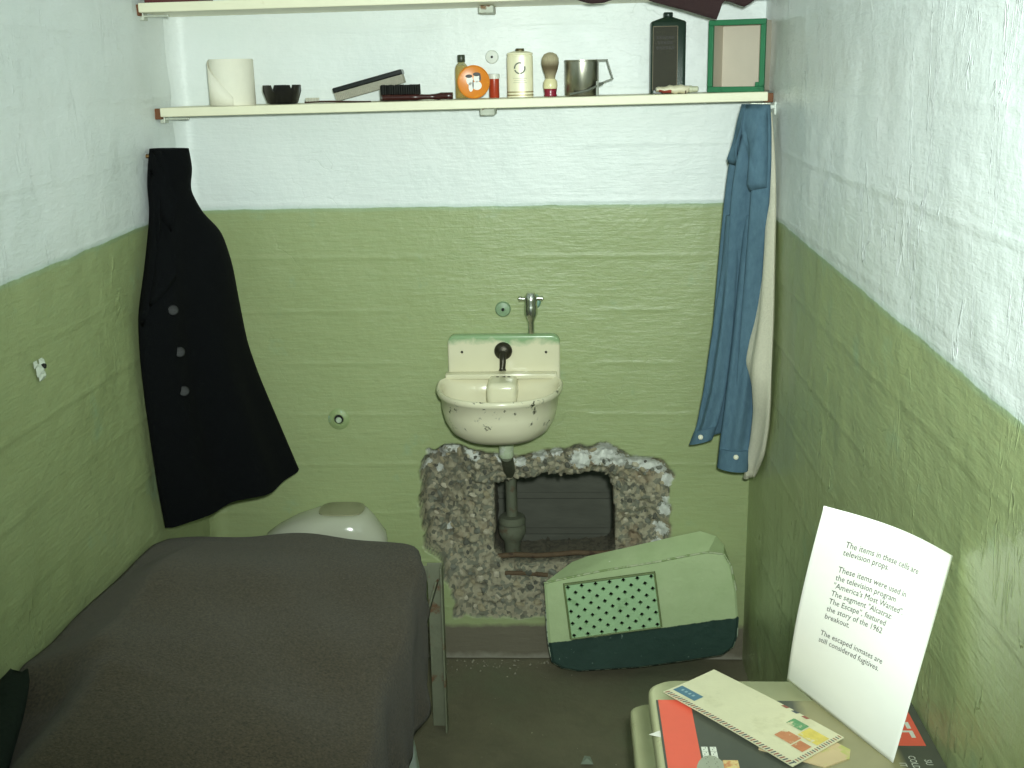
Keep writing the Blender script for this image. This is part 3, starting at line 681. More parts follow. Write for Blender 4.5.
MB().box((scx + .006, -.085, RIM - .026), (.080, .120, .062)).build('spout_ledge', pors.m, sk, bevel=.016, seg=4, smooth=40)
dm = mat('dark_drain_slot', srgb(46, 42, 32), .6)
for dx in (-.014, .003, .016): MB().lathe([(.0042, 0), (.0042, .0012), (.003, .0014)], 10, T(scx + .006 + dx, -.072, RIM + .0042)).build('overflow_hole', dm, sk)
brz = mat('dark_bronze', srgb(64, 60, 50), .35, .25, 60, .2, metal=.6)
q = on(503, 352, 1, -.04)
sp_ = MB(); sp_.lathe([(.024, 0), (.0245, .004), (.022, .011), (.014, .016), (.006, .018)], 30, T(q[0], -.026, q[2]) @ RX_(90)); so = sp_.build('spout_rosette', brz, sk, smooth=50)
MB().tube([(q[0], -.036, q[2] - .002), (q[0], -.052, q[2] - .010), (q[0], -.058, q[2] - .024), (q[0] - .001, -.059, q[2] - .040), (q[0] - .001, -.060, q[2] - .046)], [.009, .009, .0085, .008, .0105], 14).build('spout', brz, sk, smooth=60)
for px_ in (462, 546):
    q = on(px_, 352, 1, -.026); MB().lathe([(.0035, 0), (.0035, .002), (.002, .003)], 10, T(q[0], -.026, q[2]) @ RX_(90)).build('mounting_bolt', dm, sk)
dp = mat('pale_green_pipe_paint', srgb(178, 190, 160), .3, .15, 40, c2=srgb(206, 212, 200))
MB().lathe([(.018, bot - .072), (.021, bot - .066), (.019, bot - .058), (.021, bot - .012), (.032, bot - .004), (.034, bot + .006)], 24, T(scx + .012, -.085, 0)).build('drain_collar', dp, sk, smooth=50)
# waste pipe going down behind the wall
wp = thing('waste_pipe', 'rusty drain pipe with a bulbous trap standing inside the hole', 'pipe', tuple(on(510, 550, 1, .16)))
q0 = on(511, 470, 1, .14); q1 = on(512, 517, 1, .14); q2 = on(511, 552, 1, .14)
pm = mat('grimy_pipe', srgb(98, 102, 84), .8, .2, 40, .3, c2=srgb(92, 74, 56), thr=(.58, .68))
MB().tube([(scx + .012, -.085, bot - .068), (scx + .012, -.05, bot - .088), (q0[0], .06, q0[2] + .02), (q0[0], .14, q0[2] + .005), tuple(q0 - np.array([0, 0, .02])), tuple(q1)], .017, 14).build('pipe', pm, wp, smooth=60)
MB().lathe([(.02, q1[2] + .006), (.036, q1[2] + .004), (.040, q1[2] - .004), (.040, q1[2] - .016), (.034, q1[2] - .020), (.040, q1[2] - .026), (.041, q1[2] - .045), (.034, q1[2] - .062), (.024, q1[2] - .075), (.022, -.03)], 24, T(q1[0], q1[1], 0)).build('trap', pm, wp, smooth=45)
# tap on the wall
q = on(531, 303, 1, -.03); chr_ = mat('tarnished_chrome', srgb(196, 200, 190), .22, .15, 60, metal=.95)
tp_ = thing('wall_tap', 'chrome push tap with cross handle on the wall above the washbasin', 'tap', (q[0], -.02, q[2]))
MB().lathe([(.022, -.012), (.022, .0), (.017, .006)], 24, T(q[0] + .004, -.001, q[2] - .002) @ RX_(90)).build('flange', mat('teal_worn_plate', srgb(132, 172, 156), .4, .2, 60), tp_, smooth=40)
MB().tube([(q[0], .0, q[2]), (q[0], -.045, q[2])], .011, 14).build('stem', chr_, tp_, smooth=50)
MB().lathe([(.0, .020), (.008, .020), (.012, .014), (.0135, .004), (.0125, -.004), (.0135, -.008), (.0135, -.024), (.010, -.032), (.0065, -.040), (.0065, -.062), (.0045, -.064), (0, -.064)], 22, T(q[0], -.045, q[2] + .004) @ Matrix.Scale(1.3, 4), False, False).build('body', chr_, tp_, smooth=45)
h_ = MB(); h_.tube([(q[0] - .028, -.045, q[2] + .014), (q[0] + .028, -.045, q[2] + .016)], .0055, 10)
for sx in (-.028, .028): h_.lathe([(.0, -.007), (.007, -.003), (.007, .003), (0, .007)], 10, T(q[0] + sx, -.045, q[2] + .015) @ RY_(90), False, False)
h_.build('cross_handle', chr_, tp_, smooth=50)

# ------------------------------------------------------------------ toilet behind the bed
tl = thing('toilet', 'white porcelain toilet bowl on the back wall, half hidden behind the bed', 'toilet', (-.42, -.16, 0.0))
tpor = mat('white_toilet_porcelain', srgb(190, 192, 172), .14, .06, 8)
def sec(pts_px, y): return [tuple(on(a, b, 1, y)) for a, b in pts_px]
def shell(secs, n=28):
    rings = []
    for (cx, a, b, yo, zz, p) in secs:
        rings.append([(cx + a * math.copysign(abs(math.cos(t_)) ** p, math.cos(t_)), yo + b * math.copysign(abs(math.sin(t_)) ** p, math.sin(t_)), zz) for t_ in [2 * math.pi * k / n for k in range(n)]])
    return rings
TT = on(340, 506, 1, -.055)[2] - .006
MB().rings(shell([(-.432, .105, .10, -.17, .0, .8), (-.432, .10, .09, -.17, .10, .8), (-.432, .12, .11, -.17, .20, .9), (-.437, .155, .135, -.165, .29, 1), (-.442, .165, .140, -.160, .335, 1), (-.442, .165, .140, -.160, .350, 1), (-.442, .150, .126, -.160, .356, 1), (-.442, .120, .100, -.170, .354, 1), (-.442, .10, .08, -.175, .31, 1), (-.442, .05, .04, -.175, .24, 1)])).build('bowl', tpor, tl, smooth=60)
hump = [(.172, .072, -.180, -.448), (.172, .072, -.090, -.448), (.166, .070, -.066, -.446), (.142, .068, -.044, -.438), (.112, .064, -.022, -.424), (.080, .058, -.008, -.408), (.066, .052, -.006, -.403)]
MB().rings(shell([(cx, a, b, -.003 - b, TT + dz, .8) for a, b, dz, cx in hump])).build('back_hump', tpor, tl, smooth=60)
MB().rings(shell([(-.403, .062, .048, -.054, TT - .007, .6), (-.403, .062, .048, -.054, TT - .002, .6), (-.403, .058, .044, -.052, TT, .6)])).build('top_cover', mat('olive_stained_cover', srgb(152, 152, 122), .4, .15, 40), tl, smooth=40)

# ------------------------------------------------------------------ hung clothes
class Drape:
    """a garment hanging between two silhouette edges; surf(u, v) gives points of its front or back skin"""
    def __init__(s, left, right, nv=60): 
        s.nv = nv; s.L = s._res(left, nv); s.R = s._res(right, nv)
    def _res(s, pts, n):
        pts = np.array(pts, float); t = np.linspace(0, 1, len(pts)); q = np.linspace(0, 1, n)
        out = np.stack([np.interp(q, t, pts[:, k]) for k in range(3)], 1)
        for _ in range(3): out[1:-1] = (out[:-2] + 2 * out[1:-1] + out[2:]) / 4
        return out
    def pt(s, u, v, off):
        q = v * (s.nv - 1); i = min(int(q), s.nv - 2); f = q - i
        l = s.L[i] * (1 - f) + s.L[i + 1] * f; r = s.R[i] * (1 - f) + s.R[i + 1] * f
        d = r - l; nrm = np.array([d[1], -d[0], 0]); nrm /= (np.linalg.norm(nrm) + 1e-9)
        if nrm[1] > 0: nrm = -nrm
        return l + d * u + nrm * off
    def rings(s, fold, thick, nu=26, v0=0, v1=1, n=60):
        R = []
        for i in range(n):
            v = v0 + (v1 - v0) * i / (n - 1); ring = []
            for j in range(nu):
                u = j / (nu - 1); e = max(0, math.sin(math.pi * u)) ** .5
                ring.append(tuple(s.pt(u, v, e * (thick * .5 + fold(u, v)))))
            for j in range(nu - 2, 0, -1):
                u = j / (nu - 1); e = max(0, math.sin(math.pi * u)) ** .5
                ring.append(tuple(s.pt(u, v, -e * thick * .5 + .5 * e * min(0, fold(u, v)))))
            R.append(ring)
        return R
    def find(s, px, py, off):
        best = None
        u0, u1, v0, v1 = 0, 1, 0, 1
        for it in range(4):
            for u in np.linspace(u0, u1, 15):
                for v in np.linspace(v0, v1, 25):
                    pr = proj(s.pt(u, v, off)); e = (pr[0] - px) ** 2 + (pr[1] - py) ** 2
                    if best is None or e < best[0]: best = (e, u, v)
            _, bu, bv = best; wu = (u1 - u0) / 12; wv = (v1 - v0) / 20
            u0, u1, v0, v1 = max(0, bu - wu), min(1, bu + wu), max(0, bv - wv), min(1, bv + wv)
        return best[1], best[2]
wool = mat('black_navy_wool', srgb(10, 12, 14), 1.0, .3, 120, .4, spec=.15)
cl = [(151, 149), (150, 168), (151, 187), (152, 214), (146, 268), (139, 317), (141, 360), (146, 405), (152, 450), (158, 490), (165, 528)]
cr_ = [(187, 148), (190, 168), (186, 190), (199, 211), (220, 230), (231, 262), (238, 300), (246, 340), (257, 370), (273, 408), (299, 469)]
CL = [on(a, b, 0, LX + .022) for a, b in cl]
CR = [on(a, b, 1, yy) for (a, b), yy in zip(cr_, np.linspace(-.20, -.11, len(cr_)))]
coat = Drape(CL, CR)
def cfold(u, v):
    return (.016 * math.sin(u * 9 + 1.5 * v) * sstep(v, .15, .5) + .010 * math.sin(u * 17 - v * 3) * sstep(v, .3, .9)) 
ct = thing('pea_coat', 'long black wool coat with buttons hanging by its collar on the left wall', 'coat', tuple(coat.pt(.4, 1, 0)))
MB().rings(coat.rings(cfold, .085, 40, n=80)).build('body', wool, ct, smooth=80)
def sheet_on(dr, poly_px, off, m_, name, parent, th=.006, fold=None, base=.04):
    """a flat flap of cloth lying on a garment's front"""
    uv = [dr.find(a, b, base) for a, b in poly_px]
    cu = sum(u for u, v in uv) / len(uv); cv = sum(v for u, v in uv) / len(uv); rings = []
    for f in (1, .85, .5, .01):
        rings.append([tuple(dr.pt(cu + (u - cu) * f, cv + (v - cv) * f, max(0, math.sin(math.pi * min(1, max(0, cu + (u - cu) * f)))) ** .5 * (base + (fold(cu + (u - cu) * f, cv + (v - cv) * f) if fold else 0)) + off * (.35 if f == 1 else 1))) for u, v in uv])
    o = MB(); o.rings(rings, None, False, True); q = o.build(name, m_, parent, smooth=50)
    md = q.modifiers.new('thickness', 'SOLIDIFY'); md.thickness = th; return q
def dens(poly, n=4):
    out = []
    for (a, b), (c, d) in zip(poly, poly[1:] + poly[:1]):
        for k in range(n): out.append((a + (c - a) * k / n, b + (d - b) * k / n))
    return out
sheet_on(coat, dens([(151, 172), (160, 190), (167, 240), (173, 278), (160, 303), (141, 327), (140, 305), (146, 258), (150, 215)]), .012, wool, 'lapel', ct, .006, cfold, .0425)
sheet_on(coat, dens([(152, 152), (164, 151), (170, 175), (176, 205), (172, 232), (160, 205), (151, 178)]), .014, wool, 'collar', ct, .006, cfold, .0425)
btn = mat('dark_horn_button', srgb(17, 19, 20), .6, .2, 90)
for a, b in ((173, 310), (180, 352), (184, 391)):
    u, v = coat.find(a, b, .045); p_ = coat.pt(u, v, math.sin(math.pi * u) ** .5 * (.0425 + cfold(u, v)) + .004)
    M = T(*p_) @ Vector((CAM - p_)).to_track_quat('Z', 'Y').to_matrix().to_4x4()
    bo = MB().lathe([(.012, -.003), (.0125, .001), (.0115, .003), (.009, .002), (.0, .002)], 20, M, True, False).build('button', btn, ct, smooth=40)
    hm = MB()
    for dx, dy in ((-.003, -.003), (.003, -.003), (-.003, .003), (.003, .003)): hm.lathe([(.0012, .002), (.0012, .003)], 6, M @ T(dx, dy, 0))
    hm.build('button_holes', black, bo)
hkq = on(146, 156, 0, LX)
hk = thing('coat_hook', 'small brass hook on the left wall holding the black coat', 'hook', tuple(hkq))
brass = mat('old_brass', srgb(124, 96, 58), .4, .2, 60, metal=.7)
MB().tube([(LX - .002, hkq[1] - .012, hkq[2]), (LX + .016, hkq[1] - .012, hkq[2]), (LX + .03, hkq[1] + .0, hkq[2] + .004)], .005, 8).build('peg', brass, hk, smooth=50)
MB().lathe([(.011, -.002), (.011, .002), (.008, .004)], 16, T(LX, hkq[1] - .012, hkq[2]) @ RY_(90)).build('plate', brass, hk, smooth=40)

# blue work shirt on the right wall
den = NT('blue_chambray'); p = den.objc()
den.out(den.mix(den.noise(den.scalev(p, (1, 1, .35)), 90, 4, .7), srgb(66, 92, 112), srgb(100, 130, 146)), .9, den.bump(den.noise(p, 500, 2), .3, .001), 0, .2)
den = den.m
sl = [(743, 104), (738, 130), (733, 160), (729, 200), (722, 260), (716, 320), (711, 370), (706, 405), (702, 430)]
sr = [(769, 105), (770, 130), (770, 160), (768, 200), (763, 260), (760, 320), (757, 370), (754, 405), (752, 432)]
SL = [on(a, b, 1, yy) for (a, b), yy in zip(sl, np.linspace(-.20, -.10, len(sl)))]
SR = [on(a, b, 0, RX - .028) for a, b in sr]
shirt = Drape(SL, SR)
def sfold(u, v): return .021 * math.sin(u * 16 + v * 1.2) * sstep(v, .03, .4) + .005 * math.sin(u * 31 - v * 4) * sstep(v, .2, .7)
sh = thing('work_shirt', 'faded blue long-sleeved work shirt hanging on the right wall below the shelf', 'shirt', tuple(shirt.pt(.5, 1, 0)))
MB().rings(shirt.rings(sfold, .05, 44, n=70)).build('body', den, sh, smooth=80)
sheet_on(shirt, dens([(744, 105), (737, 128), (728, 163), (735, 168), (741, 150), (747, 125), (748, 106)]), .012, den, 'collar_flap', sh, .004, sfold, .025)
sheet_on(shirt, dens([(748, 105), (768, 106), (769, 150), (769, 186), (758, 189), (746, 193), (748, 160), (746, 130)]), .014, den, 'yoke_flap', sh, .004, sfold, .025)
def sleeve(l, r, yl, yr, lab_btn):
    A = [on(a, b, 1, y_) for (a, b), y_ in zip(l, yl)]; B = [on(a, b, 1, y_) for (a, b), y_ in zip(r, yr)]
    dr = Drape(A, B); f = lambda u, v: .007 * math.sin(u * 10 + v * 3) * sstep(v, .1, .4) * (1 - sstep(v, .84, .9))
    MB().rings(dr.rings(f, .034, 22, n=44)).build('sleeve', den, sh, smooth=80)
    cu = MB().rings(dr.rings(lambda u, v: .004, .040, 22, .86, 1.0, 8)); c_ = cu.build('cuff', den, sh, smooth=60)
    u, v = dr.find(*lab_btn, .025); p_ = dr.pt(u, v, .027)
    M = T(*p_) @ Vector((CAM - p_)).to_track_quat('Z', 'Y').to_matrix().to_4x4()
    MB().lathe([(.0062, -.004), (.0064, .001), (.005, .002)], 14, M).build('button', mat('pearl_button', srgb(214, 212, 190), .3), c_, smooth=40)
sleeve([(727, 215), (722, 270), (713, 330), (704, 390), (697, 425), (690, 444)], [(740, 215), (737, 270), (733, 330), (726, 390), (719, 420), (712, 440)], np.linspace(-.21, -.15, 6), np.linspace(-.235, -.19, 6), (701, 437))
sleeve([(745, 215), (738, 280), (732, 340), (725, 400), (720, 440), (717, 467)], [(764, 215), (761, 280), (758, 340), (755, 400), (751, 440), (748, 471)], np.linspace(-.235, -.20, 6), np.linspace(-.235, -.21, 6), (736, 457))
# towel behind the shirt
tl_ = [(762, 112), (764, 160), (765, 205), (762, 260), (756, 315), (745, 360), (750, 378), (755, 400), (752, 440), (743, 478)]
tr_ = [(771, 112), (774, 160), (775, 203), (774, 260), (773, 320), (771, 378), (770, 405), (768, 430), (764, 455), (756, 476)]
TL = [on(a, b, 0, RX - .026 - .03 * k / 9) for k, (a, b) in enumerate(tl_)]
TL = [on(a, b, 1, yy) for (a, b), yy in zip(tl_, [-.17, -.185, -.20, -.225, -.235, -.245, -.225, -.215, -.20, -.18])]
TR = [on(a, b, 0, RX - .012) for a, b in tr_]
tow = Drape(TL, TR)
terry = mat('cream_terry_towel', srgb(226, 222, 200), .95, .12, 160, .8)
def tfold(u, v): return .006 * math.sin(u * 8 + v * 6)
tt_ = MB().rings(tow.rings(tfold, .022, 22, n=70)).build('towel', terry, None, tuple(tow.pt(.5, 1, 0)), smooth=80)
tag(tt_, 'cream towel hanging behind the blue shirt against the right wall', 'towel')
hq = on(775, 108, 0, RX); sk_ = thing('shirt_hook', 'bent white hook on the right wall holding the blue shirt', 'hook', tuple(hq))
MB().tube([(RX + .004, hq[1], hq[2] + .004), (RX - .02, hq[1] - .01, hq[2] + .002), (RX - .045, hq[1] - .01, hq[2] + .006)], .005, 8).build('peg', mat('white_hook_paint', srgb(226, 232, 224), .4), sk_, smooth=50)
MB().box((RX, hq[1], hq[2]), (.006, .02, .03)).build('plate', mat('white_hook_paint', srgb(226, 232, 224), .4), sk_, bevel=.002)

# ------------------------------------------------------------------ fake wall panel with grille
PY = -.115                                           # front face plane, leaning back a little
lean = lambda zz: PY + zz * .10
def pf(a, b, back=0.0):
    y_ = PY
    for _ in range(4): q = on(a, b, 1, y_ + back); y_ = PY + max(q[2], 0) * .10
    return on(a, b, 1, y_ + back)
front_px = [(552, 662), (562, 668), (578, 671), (640, 667), (690, 660), (722, 655), (733, 647), (737, 636), (738, 618), (736, 590), (731, 566), (724, 554), (708, 552), (690, 555), (655, 562), (600, 571), (566, 578), (544, 583), (546, 610), (548, 640)]
pan = thing('fake_vent_panel', 'false wall panel painted green and black with a grille, leaning below the hole', 'panel', tuple(pf(640, 667)))
Fp = [pf(a, b) for a, b in front_px]; cz = np.mean(Fp, 0)
bk_px = {13: (700, 531), 12: (716, 536), 11: (724, 545), 14: (668, 538), 15: (620, 549), 16: (588, 556), 17: (572, 562)}
Bp = []
for i, q in enumerate(Fp):
    if i in bk_px: Bp.append(on(*bk_px[i], 1, q[1] + .075))
    else: Bp.append(q + np.array([0.0, .075, .0]))
pt = NT('panel_paint'); p = pt.pos(); spx = pt.n('ShaderNodeSeparateXYZ'); pt.set(spx.inputs[0], p)
# dark skirting colour below a line rising slightly to the right
za_, zb_ = pf(560, 641), pf(735, 617); sl_ = (zb_[2] - za_[2]) / (zb_[0] - za_[0])
ln_ = pt.math('ADD', pt.math('MULTIPLY', pt.math('SUBTRACT', spx.outputs[0], float(za_[0])), float(sl_)), float(za_[2]))
ln_ = pt.math('ADD', ln_, pt.math('MULTIPLY', pt.math('SUBTRACT', pt.noise(p, 30, 4), .5), .012))
gcol = pt.mix(pt.noise(p, 14, 5), srgb(172, 194, 142), srgb(198, 214, 168))
gcol = pt.mix(pt.ramp(pt.noise(p, 22, 6, .7), .68, .72), gcol, srgb(226, 232, 212))
dcol = pt.mix(pt.noise(p, 20, 5), srgb(38, 58, 52), srgb(54, 78, 70))
chipe = pt.ramp(pt.noise(p, 55, 5, .7), .66, .69)
dcol = pt.mix(chipe, dcol, srgb(120, 142, 130))
pc = pt.mix(pt.ramp(pt.math('SUBTRACT', spx.outputs[2], ln_), -.001, .001), dcol, gcol)
pt.out(pc, .4, pt.bump(pt.noise(p, 30, 5), .5, .006), 0, .4)
o = MB(); n = len(Fp)
ins = [cz + (q - cz) * .975 + np.array([0, -.004, 0]) for q in Fp]
bi = [q for q in Bp]
o.rings([[tuple(q) for q in bi], [tuple(q) for q in Fp], [tuple(q) for q in ins]], None, True, True)
o.build('slab', pt.m, pan, smooth=22)
# chipped pale lower rim
pe = MB(); pe.tube([tuple(Fp[i] + np.array([0, .004, 0])) for i in (18, 19, 0, 1, 2, 3, 4, 5, 6, 7, 8)], .0032, 6); pe.build('chipped_edge', mat('pale_chipped_edge', srgb(178, 190, 168), .8, .3, 60, .5, c2=srgb(60, 76, 70), thr=(.5, .55)), pan, smooth=60)
pe = MB(); pe.tube([tuple(Fp[i] + np.array([0, -.002, .0005])) for i in range(9, 18)], .0030, 6); pe.build('chipped_edge', mat('pale_chipped_crease', srgb(196, 206, 170), .8, .2, 60, .5, c2=srgb(150, 172, 116), thr=(.46, .54)), pan, smooth=60)
gq = [pf(a, b) + np.array([0, -.013, 0]) for a, b in ((564, 583), (654, 571), (661, 625), (571, 637))]
gTL, gTR, gBR, gBL = gq
def gp(u, v, off=0.0):
    q = (gTL * (1 - u) + gTR * u) * (1 - v) + (gBL * (1 - u) + gBR * u) * v; return (q[0], q[1] + off, q[2])
grm = mat('pale_green_grille_paint', srgb(172, 208, 160), .4, .1, 40, c2=srgb(150, 186, 136))
nx, ny = 13, 9; gm_ = MB(); hm = MB()
for i in range(nx):
    for j in range(ny):
        u0, u1, v0, v1 = i / nx, (i + 1) / nx, j / ny, (j + 1) / ny; uc, vc = (u0 + u1) / 2, (v0 + v1) / 2
        if (i + j) % 2 == 0 or True:
            cor = [gp(u0, v0), gp(u1, v0), gp(u1, v1), gp(u0, v1)]
            if (i + j) % 2 == 1: gm_.add(cor, [(0, 1, 2, 3)]); continue
            hu, hv = .36 / nx, .38 / ny
            dia = [gp(uc, vc - hv), gp(uc + hu, vc), gp(uc, vc + hv), gp(uc - hu, vc)]
            din = [(a, b + .007, c) for a, b, c in dia]
            gm_.add(cor + dia + din, [(0, 1, 5, 4), (1, 2, 6, 5), (2, 3, 7, 6), (3, 0, 4, 7), (4, 5, 9, 8), (5, 6, 10, 9), (6, 7, 11, 10), (7, 4, 8, 11)])
gr = gm_.build('grille', grm, pan)
MB().add([gp(-.01, -.01, .0068), gp(1.01, -.01, .0068), gp(1.01, 1.01, .0068), gp(-.01, 1.01, .0068)], [(0, 1, 2, 3)]).build('grille_backing', mat('dark_grille_hollow', srgb(22, 26, 20), 1.0, spec=.05), gr)
eg = MB()
for (a, b), (c, d) in zip(((0, 0), (1, 0), (1, 1), (0, 1)), ((1, 0), (1, 1), (0, 1), (0, 0))): eg.tube([gp(a, b, .001), gp(c, d, .001)], .0032, 6)
eg.build('grille_frame', mat('grille_edge_paint', srgb(118, 134, 86), .5, .2, 60), gr, smooth=60)

# ------------------------------------------------------------------ bed
FOOT = -.36; HEAD = -2.28; BXL, BXR = -.765, -.115; BZ = .43
bed = thing('cot_bed', 'iron cot bed with angle-iron legs along the left wall', 'bed', ((BXL + BXR) / 2, (FOOT + HEAD) / 2, 0))
iron = mat('grey_green_painted_iron', srgb(122, 126, 104), .55, .18, 30, .3, c2=srgb(112, 84, 60), thr=(.54, .62))
def angle_leg(x, y, sx, sy, h):
    m = MB(); m.box((x + sx * .019, y, h / 2), (.038, .005, h)); m.box((x, y + sy * .019, h / 2), (.005, .038, h)); return m
for (x, y, sx, sy) in ((BXR, FOOT, -1, -1), (BXL, FOOT, 1, -1), (BXR, HEAD, -1, 1), (BXL, HEAD, 1, 1)):
    angle_leg(x + (.0 if sx > 0 else .022), y, sx, sy, BZ + .03).build('leg', iron, bed, bevel=.0012)
for yy in (FOOT + .004, HEAD - .004):
    MB().box(((BXL + BXR) / 2, yy, BZ), (BXR - BXL, .005, .04)).build('end_rail', iron, bed, bevel=.001)
for xx in (BXL, BXR - .05):
    m = MB(); m.box((xx, (FOOT + HEAD) / 2, BZ), (.005, FOOT - HEAD, .04)); m.box((xx + (.018 if xx < -.4 else -.018), (FOOT + HEAD) / 2, BZ - .018), (.036, FOOT - HEAD, .005)); m.build('side_rail', iron, bed, bevel=.001)
for k in range(14): MB().box(((BXL + BXR) / 2, FOOT - .12 - k * .13, BZ - .012), (BXR - BXL - .012, .03, .003)).build('slat', iron, bed)
# diagonal brace at the foot: down from the corner, in the side plane
b0, b1 = np.array([BXR + .012, FOOT - .03, BZ - .005]), np.array([BXR - .10, FOOT - .012, .05])
d_ = b1 - b0; br = MB(); br.box((0, 0, np.linalg.norm(d_) / 2), (.028, .005, np.linalg.norm(d_)), T(*b0) @ Vector(d_).to_track_quat('Z', 'Y').to_matrix().to_4x4()); br.build('brace', iron, bed, bevel=.001)

wb = NT('brown_grey_wool_blanket'); p = wb.pos()
c = wb.mix(wb.ramp(wb.noise(p, 190, 4, .75), .32, .68), srgb(46, 40, 30), srgb(96, 84, 66)); c = wb.mix(wb.math('MULTIPLY', wb.noise(p, 5, 3), .35), c, srgb(64, 62, 48))
wb.out(c, .95, wb.bump(wb.noise(p, 420, 3, .7), .6, .003), 0, .12); wb.b.inputs['Sheen Weight'].default_value = .15
def blanket():
    nv_ = 190; ys = np.concatenate([np.linspace(0, 1, nv_)]); rows = []
    wl_y = [-.30, -.50, -.80, -1.05, -1.25, -1.6, -2.3]; wl_z = [.522, .566, .590, .602, .628, .62, .55]
    y_far = FOOT + .05
    for i in range(nv_):
        s = i / (nv_ - 1)
        # first part of the run: up the foot end, then along the bed
        drop = 0.0
        if s < .10: yy = y_far + .008 * math.sin(s / .10 * 3.1); drop = .20 * (1 - s / .10)
        else: yy = y_far - (s - .10) / .90 * 1.98
        dy = y_far - yy
        rnd = .035 * math.exp(-max(dy, 0) / .035)                       # rounding over the foot edge
        zl = np.interp(-yy, [-a for a in wl_y], wl_z) if yy < -.30 else .522
        row = []
        hem = .26 + .012 * math.sin(yy * 9) + .10 * sstep(yy, -.62, -.40) * 1 + .02 * sstep(-yy, .8, 1.1)
        xe = BXR - .002 + .008 * math.sin(yy * 14 + .5) * sstep(-yy, .4, .7) - .035 * sstep(yy, -.52, -.32)
        ridge_x = -.655 + .03 * sstep(-yy, .5, 1.4)
        ridge_h = .052 * sstep(-yy, .40, .75)
        zr = .516 + .012 * sstep(-yy, .5, 1.2)
        for j in range(70):
            t = j / 69
            if t < .72:
                u = t / .72; x = LX + .012 + (xe - .03 - LX - .012) * u
                if x < ridge_x:
                    f = (x - LX - .012) / (ridge_x - LX - .012); z = zl + ridge_h * f ** 1.15
                else:
                    f = (x - ridge_x) / (xe - .03 - ridge_x); zt_ = zl + ridge_h; z = zt_ + (zr - zt_) * f
                    z += .016 * math.sin(f * math.pi) * (1 - .6 * sstep(-yy, .4, .8))
                z -= .06 * sstep(-yy, 1.15, 1.3) * sstep(-x, .57, .66)
                z += .004 * math.sin(x * 23 + yy * 11) * math.sin(yy * 7 + 1) + .003 * math.sin(x * 9 - yy * 17)
            else:
                u = (t - .72) / .28
                a = min(1, u / .18) * math.pi / 2
                if u < .18: x = xe - .03 + .03 * math.sin(a); z = zr - .03 * (1 - math.cos(a))
                else:
                    f = (u - .18) / .82; z = zr - .03 - (zr - .03 - hem) * f
                    x = xe + (.004 + .016 * math.sin(yy * 19 + 2 * f) * f + .012 * math.sin(yy * 41) * f * .5 + .008 * f) * sstep(dy, -.02, .2)
            zz = z - rnd - drop
            row.append((x, yy, max(zz, .24)))
        rows.append(row)
    o = MB(); o.rings(rows, None, False, False, False)
    b = o.build('wool_blanket', wb.m, None, (-.44, -1.2, .3), smooth=80); md = b.modifiers.new('thickness', 'SOLIDIFY'); md.thickness = .006; md.offset = -1
    tag(b, 'brown grey wool blanket spread over the cot bed', 'blanket'); return b
blanket()
# white sheet showing under the blanket near the camera
rows = []
for i in range(60):
    row = []
    for j in range(24):
        t = j / 23
        if t < .5: row.append((-.70 + .545 * t / .5, -.80 - i / 59 * 1.4, .462))
        else:
            f = (t - .5) / .5; y0 = -.80 - i / 59 * 1.4
            row.append((-.155 + .038 * min(1, f * 1.6) + .006 * math.sin(y0 * 23) * f, y0 + .075 * max(0, f - .6) / .4 * (1 - i / 59), .462 - .375 * f))
    rows.append(row)
o = MB(); o.rings(rows, None, False, False, False); so = o.build('bed_sheet', mat('white_cotton_sheet', srgb(226, 236, 236), .85, .05, 60, .15), None, (-.4, -1.3, .3), smooth=70)
md = so.modifiers.new('thickness', 'SOLIDIFY'); md.thickness = .002; tag(so, 'white bed sheet with a corner hanging out below the blanket', 'sheet')
# dark pillow-like bundle against the left wall
rings = []
for i in range(19):
    t = i / 18; rad = max(.05, math.sin(math.pi * t)) ** .4
    yy = -1.225 - .62 * t; xr = -.735 + .19 * t ** .8; cx = (xr - .772) / 2; hw = (xr + .772) / 2; ring = []
    for j in range(28):
        b = 2 * math.pi * j / 28
        ring.append((cx + hw * math.copysign(abs(math.cos(b)) ** .8, math.cos(b)), yy + .008 * math.sin(3 * b), .630 + (.034 * rad + .004 * math.sin(4 * b + i)) * math.sin(b)))
    rings.append(ring)
bo = MB().rings(rings).build('folded_coverlet', mat('black_green_cloth', srgb(32, 40, 34), .95, .35, 120, .4, spec=.1), None, (-.72, -1.45, .62), smooth=70)
tag(bo, 'black green folded cloth on the bed against the left wall', 'cloth')

